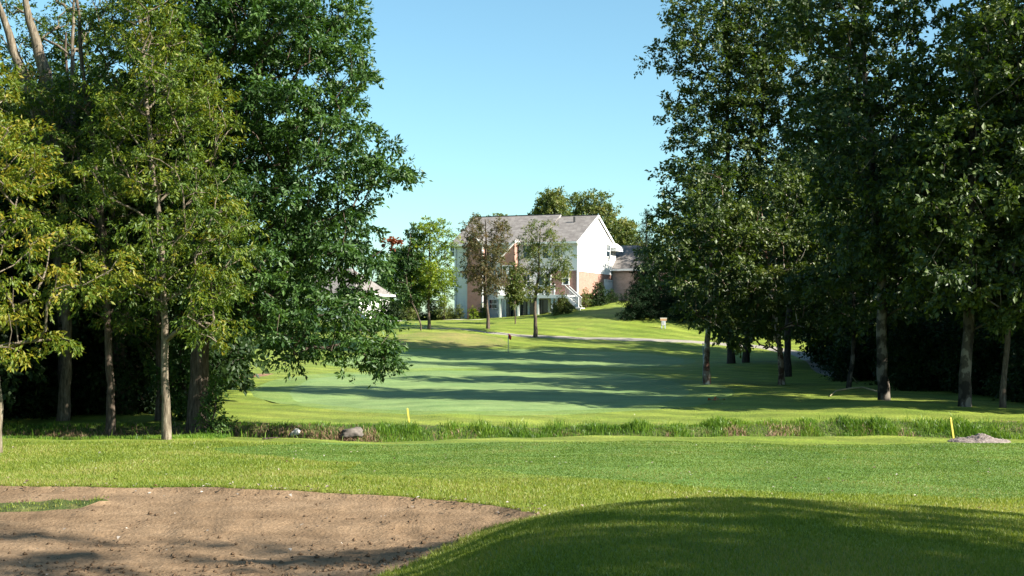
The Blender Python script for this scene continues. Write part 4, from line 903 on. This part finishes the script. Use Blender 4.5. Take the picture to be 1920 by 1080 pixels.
# ------------------------------------------------------------------ small things on the course
def flagstick():
    b = hit(953, 661); r = empty('flagstick', b); tag(r, 'white flagstick with a small drooping red flag on the putting green', 'golf flag')
    H = 36/F*b.y
    m = MB(); m.tube([(0, 0, -.1), (0, 0, H)], [.032, .026], 8); m.build('pole', M['pole'], r, True)
    m = MB(); n = 9; vs = []; 
    for i in range(n):
        t = i/(n-1); x = .26*t**.9; y = .06*math.sin(t*7); dz = -.22*t**1.4
        vs += [(x, y, H-.02+dz), (x*.75, y*1.6, H-.40+dz*.7)]
    m.add(vs, [(2*i, 2*i+2, 2*i+3, 2*i+1) for i in range(n-1)]); o = m.build('flag', M['red'], r, True)
    md = o.modifiers.new('th', 'SOLIDIFY'); md.thickness = .006
    m = MB(); k = 14; rc = .054*2
    m.add([(rc*math.cos(i*2*math.pi/k), rc*math.sin(i*2*math.pi/k), .006) for i in range(k)], [list(range(k))]); m.build('cup', M['dark'], r)
flagstick()
def stake(px, py, topx, topy, label):
    b = hit(px, py); r = empty('hazard_stake', b); tag(r, label, 'stake', 'yellow hazard stakes')
    s = b.y/F; tx = (topx-px)*s; H = (py-topy)*s
    m = MB(); m.bar((0, 0, -.1), (tx, .02, H), .045, .045); m.build('stake_body', M['yellow'], r)
    m = MB(); m.add([(tx-.032, -.012, H-.002), (tx+.032, -.012, H-.002), (tx+.032, .052, H-.002), (tx-.032, .052, H-.002), (tx, .02, H+.045)], [(0, 1, 4), (1, 2, 4), (2, 3, 4), (3, 0, 4), (3, 2, 1, 0)]); m.build('pointed_tip', M['yellow'], r)
stake(768, 791, 764, 767, 'short yellow stake standing on the far ditch bank near the middle of the picture')
stake(1789, 823, 1783, 785, 'tall yellow stake leaning beside the gravel heap at right')
def rock(name, px, py, w_, h, mat_, label, seed, d=None):
    import bmesh
    from mathutils import noise as mn
    b = hit(px, py) if d is None else onground(px, d); bm = bmesh.new(); bmesh.ops.create_icosphere(bm, subdivisions=4, radius=1)
    for v in bm.verts:
        p = v.co.copy(); n = mn.noise(p*1.3+Vector((seed, 0, 0)))*.35+mn.noise(p*3.1+Vector((seed, 5, 0)))*.14+mn.noise(p*8+Vector((seed, 9, 0)))*.05
        v.co = p*(1+n); v.co.x *= w_/2; v.co.y *= w_*.33; v.co.z *= h*.62
        v.co.x += v.co.z*.5
    me = bpy.data.meshes.new(name); bm.to_mesh(me); bm.free()
    for p in me.polygons: p.use_smooth = True
    o = link(name, me, mat_); o.location = (b.x, b.y, b.z+h*.3); tag(o, label, 'rock'); return o
rock('boulder', 660, 818, .72, .30, M['rock'], 'grey flat topped boulder lying on the near edge of the ditch', 3)
rock('rock', 553, 813, .26, .20, M['rockw'], 'small white pointed rock on the near edge of the ditch', 8)
def heap():
    n = 40; V = []; b = hit(1842, 828); rg = np.random.RandomState(9)
    xs = np.linspace(-1, 1, 60); ys = np.linspace(-1, 1, 30); X, Y = np.meshgrid(xs, ys); r = np.sqrt(X**2+Y**2)
    prof = np.clip(1-r, 0, 1)**.8*(.19+.04*np.sin(X*7+1)+.02*np.sin(X*17+Y*9))*.95+rg.randn(*X.shape)*.012*(r < .95)-.04*(r >= .98)
    wx = b.x+X*.85+.0; wy = b.y+.25+Y*.7
    Z = gz(wx, wy); 
    Z = np.maximum(Z, b.z-.06)+prof
    V = np.stack([wx-b.x, wy-b.y, Z-b.z], -1).reshape(-1, 3)
    F_ = [[j*60+i, j*60+i+1, (j+1)*60+i+1, (j+1)*60+i] for j in range(29) for i in range(59) if r[j, i] < 1.05]
    me = np_mesh('gravel_heap', V, F_, smooth=True); o = link('gravel_heap', me, M['gravel']); o.location = b; tag(o, 'low heap of pinkish grey gravel beside the tall yellow stake', 'gravel heap')
heap()
def sign():
    b = hit(1244, 615); r = empty('lawn_sign', b); tag(r, 'small two legged lawn sign with tan top board on the mown slope', 'sign'); s = b.y/F
    for x in (-3.2*s, 3.2*s): m = MB(); m.box(x-.05, x+.05, -.03, .03, -.1, 17.5*s); m.build('leg', M['greymetal'], r)
    m = MB(); m.box(-6*s, 6*s, -.07, -.032, 14*s, 18.5*s); p = m.build('top_board', M['tan'], r)
    m = MB(); m.box(-6.3*s, 6.3*s, -.085, -.0, 18.52*s, 19.3*s); m.build('cap', M['white'], p)
    m = MB(); m.box(-3.6*s, 3.6*s, -.06, -.033, 5.5*s, 13.6*s); p = m.build('panel', M['pole'], r)
    m = MB(); m.box(-1.4*s, 1.2*s, -.075, -.062, 7.5*s, 11.5*s); m.box(-2.4*s, 2.2*s, -.075, -.062, 12*s, 12.9*s); m.build('emblem', M['greymetal'], p)
sign()
b = hit(1318, 716); m = MB(); m.tube([(0, 0, -.1), (.03, 0, 1.0), (.0, 0, 2.0)], [.035, .03, .03], 8); o = m.build('thin_post', M['greymetal'], None, True); o.location = b; tag(o, 'thin blue grey post just left of the leftmost grove trunk', 'post')
def stick():
    a = hit(1556, 744); c = hit(1600, 738); e = hit(1652, 741); m = MB()
    pts = [Vector((a.x, a.y, a.z+.03)), Vector(((a.x+c.x)/2, c.y, a.z+.16)), Vector((c.x, c.y, c.z+.24)), Vector(((c.x+e.x)/2, c.y, c.z+.26)), Vector((e.x, e.y, e.z+.1))]
    m.tube([p-a for p in pts], [.02, .03, .035, .04, .045], 7); o = m.build('fallen_branch', M['wood'], None, True); o.location = a; tag(o, 'long pale bent branch lying in front of the right grove', 'branch')
    for i, (px, py, L, an, lb) in enumerate([(492, 824, .45, .5, 'small dark crooked twig on the grass right of the oak'), (1608, 720, .9, 2.2, 'pale broken stick standing in the shade of the right grove')]):
        b = hit(px, py); m = MB(); rg = random.Random(i+5)
        p = [Vector((0, 0, .015))]
        for k in range(4): p.append(p[-1]+Vector((L/4*math.cos(an*(i)), .02*rg.uniform(-1, 1), L/4*(math.sin(an) if i else rg.uniform(-.12, .14)))))
        m.tube(p, [.03, .028, .022, .018, .01], 6); o = m.build('twig', M['bark'] if i == 0 else M['wood'], None, True); o.location = b; tag(o, lb, 'twig')
stick()
def debris():
    rg = np.random.RandomState(77)
    def scatter(name, xs, ys, size, mt, zoff=.012, kind='stuff', cup=.5, **kw):
        n = len(xs); z = zb(xs, ys)+zoff; pos = np.stack([xs, ys, z], 1)
        a = rg.uniform(0, 6.28, n); A = np.stack([np.cos(a), np.sin(a), rg.uniform(-.35, .35, n)], 1); Bv = np.stack([-np.sin(a), np.cos(a), rg.uniform(-.35, .35, n)], 1)
        L = (size*rg.uniform(.5, 1.4, n))[:, None]; up = np.array([0, 0, 1.])*L*cup*rg.uniform(0, 1, n)[:, None]
        V = np.stack([pos-A*L*.5, pos+Bv*L*.35+up, pos+A*L*.5+up*.3, pos-Bv*L*.35+up], 1).reshape(-1, 3)
        me = np_mesh(name, V, np.arange(4*n).reshape(n, 4), attrs={'tint': np.repeat(rg.uniform(0, 1, n), 4)})
        return tag(link(name, me, M[mt]), kw.get('label'), kw.get('cat'), None, kind)
    # leaves: along the bunker's back lip, on the near fairway
    k = rg.randint(0, len(BUNK), 420); e = BUNK[k]; ok = e[:, 1] > 15.5; e = e[ok]
    x1 = e[:, 0]+rg.randn(len(e))*.18; y1 = e[:, 1]+rg.randn(len(e))*.14
    n = 260; y2 = np.exp(rg.uniform(math.log(15), math.log(36), n)); x2 = y2*rg.uniform(-.42, .42, n)
    n = 60; y3 = rg.uniform(12, 18, n); x3 = y3*rg.uniform(-.42, -.02, n)
    n = 60; y4 = rg.uniform(41, 60, n); x4 = y4*rg.uniform(-.1, .4, n)
    scatter('fallen_leaves', np.concatenate([x1, x2, x3, x4]), np.concatenate([y1, y2, y3, y4]), .055, 'litter', .03, label='small curled leaves scattered over the grass and bunker rim', cat='fallen leaves')
    b = hit(1340, 752); m = 14; xs = b.x+rg.randn(m)*.14; ys = b.y+rg.randn(m)*.12
    scatter('leaf_pile', xs, ys, .17, 'orange_leaf', .05, None, .6, label='small pile of orange red leaves at the edge of the grove shade', cat='leaf pile')
    # clods in the bunker: lumpy little octahedra
    n = 7000; y = rg.uniform(11, 18.6, n); x = y*rg.uniform(-.45, .02, n)
    dens = np.exp(-((y-13.9)/.55)**2)*1.+np.exp(-((y-15.6)/.45)**2)*.35+.10
    dens *= .5+.5*np.sin(x*1.3+y*2.1)**2
    ok = (rg.uniform(0, 1, n) < dens) & inside(BUNK, x, y) & ~inside(ISL, x, y); x = x[ok]; y = y[ok]; n = len(x)
    s = .010+.028*rg.uniform(0, 1, n)**3; z = zb(x, y)
    base = np.array([[1, 0, 0], [.2, 1, .1], [-1, .1, 0], [0, -1, .05], [0, .1, .8], [0, 0, -.6]])
    V = np.stack([x, y, z+s*.25], 1)[:, None, :]+base[None]*s[:, None, None]*rg.uniform(.5, 1.3, (n, 6, 3))
    Fb = np.array([[0, 1, 4], [1, 2, 4], [2, 3, 4], [3, 0, 4], [1, 0, 5], [2, 1, 5], [3, 2, 5], [0, 3, 5]])
    Fc = (Fb[None]+6*np.arange(n)[:, None, None]).reshape(-1, 3)
    tag(link('dirt_clods', np_mesh('dirt_clods', V.reshape(-1, 3), Fc), M['clod']), 'crumbled dark clods of soil scattered over the bunker', 'clods', None, 'stuff')
debris()

# ------------------------------------------------------------------ grass blades
def blades(name, x, y, h, wd, mt, label, seed, lean=.45, zfun=None, tint=None, seg=False):
    rg = np.random.RandomState(seed); n = len(x); z = (zfun or zb)(x, y)-.005
    a = rg.uniform(0, 6.28, n); P = np.stack([x, y, z], 1); S = np.stack([np.cos(a), np.sin(a), np.zeros(n)], 1)*(wd*rg.uniform(.6, 1.3, n))[:, None]*.5
    b = rg.uniform(0, 6.28, n); H = h*rg.uniform(.55, 1.25, n); le = H*lean*rg.uniform(.2, 1.3, n)
    tip = P+np.stack([np.cos(b)*le, np.sin(b)*le, H], 1)
    if tint is None: tint = np.clip(rg.beta(.9, .9, n)*.75+.08+.14*np.sin(x*1.7+np.sin(y*.9)*2)*np.sin(y*1.3+x*.4)+.20*np.sin(x*.9+2*np.sin(y*.55+x*.3)+4)*np.sin(y*.7-x*.5), 0, 1)
    if seg:
        mid = P+np.stack([np.cos(b)*le*.25, np.sin(b)*le*.25, H*.6], 1)
        V = np.stack([P-S, P+S, mid+S*.75, tip, mid-S*.75], 1).reshape(-1, 3)
        Fc = np.array([[0, 1, 2, 4], [4, 2, 3, 3]])
        i5 = 5*np.arange(n)[:, None]
        q = np.concatenate([i5+np.array([[0, 1, 2]]), i5+np.array([[0, 2, 4]]), i5+np.array([[4, 2, 3]])])
        me = np_mesh(name, V, q, attrs={'tint': np.repeat(tint, 5)})
    else:
        V = np.stack([P-S, P+S, tip], 1).reshape(-1, 3); me = np_mesh(name, V, np.arange(3*n).reshape(n, 3), attrs={'tint': np.repeat(tint, 3)})
    return tag(link(name, me, M[mt]), label, 'grass', None, 'stuff')
def grass():
    rg = np.random.RandomState(99)
    FW = [p for nm, p, _ in REG if nm == 'near_fairway'][0]
    n = 800000; y = rg.uniform(6.8**.4, 34**.4, n)**2.5; x = y*rg.uniform(-.45, .45, n)
    fw = inside(FW, x, y) | ((y > 21) & (x > -3)); ok = (~inside(BUNK, x, y) | inside(ISL, x, y)) & ~fw
    ok &= ~(inside(ISL, x, y) & (rg.rand(n) < .72)); xf, yf = x[fw], y[fw]; x, y = x[ok], y[ok]
    blades('fairway_grass', xf, yf, .014+.0004*yf, .006+.0006*yf, 'fwblade', 'closely mown grass blades of the near fairway', 8, .8)
    blades('rough_grass', x, y, .024+.0010*y, .0045+.0005*y, 'blade', 'short rough grass blades on the mound and round the bunker', 1, .6)
    # tall lip round the bunker
    k = rg.randint(0, len(BUNK), 16000); e = BUNK[k]+rg.randn(16000, 2)*.05; o = ~inside(BUNK, e[:, 0], e[:, 1]) & (e[:, 1] > 8); e = e[o]
    blades('bunker_lip_grass', e[:, 0], e[:, 1], .07, .010, 'blade', 'longer grass fringe along the bunker edge', 2, .8)
    # ditch banks
    def bank(n, c, w_, x0, x1):
        x = rg.uniform(x0, x1, n); y = c+.35*np.sin(x*.23)+.18*np.sin(x*.71+1)+rg.randn(n)*w_; return x, y
    cl = lambda x, y: np.clip(.5+.17*sum(np.sin((x*math.cos(q)+y*math.sin(q))*(.6+.45*i)+p) for i, (p, q, k) in enumerate(WV[:14])), 0, 1)
    x, y = bank(80000, 39.95, .5, -17, 26); k = cl(x, y); left = x < -4.2
    ok = rg.uniform(0, 1, len(x)) < np.where(left, np.where(y > 40.1, .6, .12), .3+.7*k); x, y = x[ok], y[ok]
    h = .035+.19*cl(x, y)**1.5*np.where(x < -4.2, .25, 1.)+.05*np.sin(x*5)+.05*rg.rand(len(x))
    h = np.maximum(h, .08)
    blades('bank_grass', x, y, h, .018, 'tallblade', 'tall lush grass on the far bank of the ditch', 3, .55, gz, seg=True)
    x, y = bank(26000, 38.2, .7, -17, 26); 
    blades('ditch_grass', x, y, .16+.16*cl(x+9, y), .018, 'tallblade', 'lush grass growing in the bottom of the ditch', 4, .5, gz, seg=True)
    x, y = bank(22000, 39.55, .28, -17, 26); ok = (rg.uniform(0, 1, len(x)) < np.where(x < -4.2, .95, .75*(cl(x+2.5, y) > .62))); x, y = x[ok], y[ok]
    blades('dry_bank_grass', x, y, .17, .02, 'straw', 'dry pinkish brown grass on the steep face of the far bank', 5, .9, gz, seg=True)
    x = rg.uniform(-17, -8, 12000); y = 36.3+rg.randn(12000)*.5-(x+8)*.05
    blades('wood_edge_grass', x, y, .10, .014, 'tallblade', 'longer grass and weeds at the foot of the left trees', 6, .6, gz, seg=True)
grass()
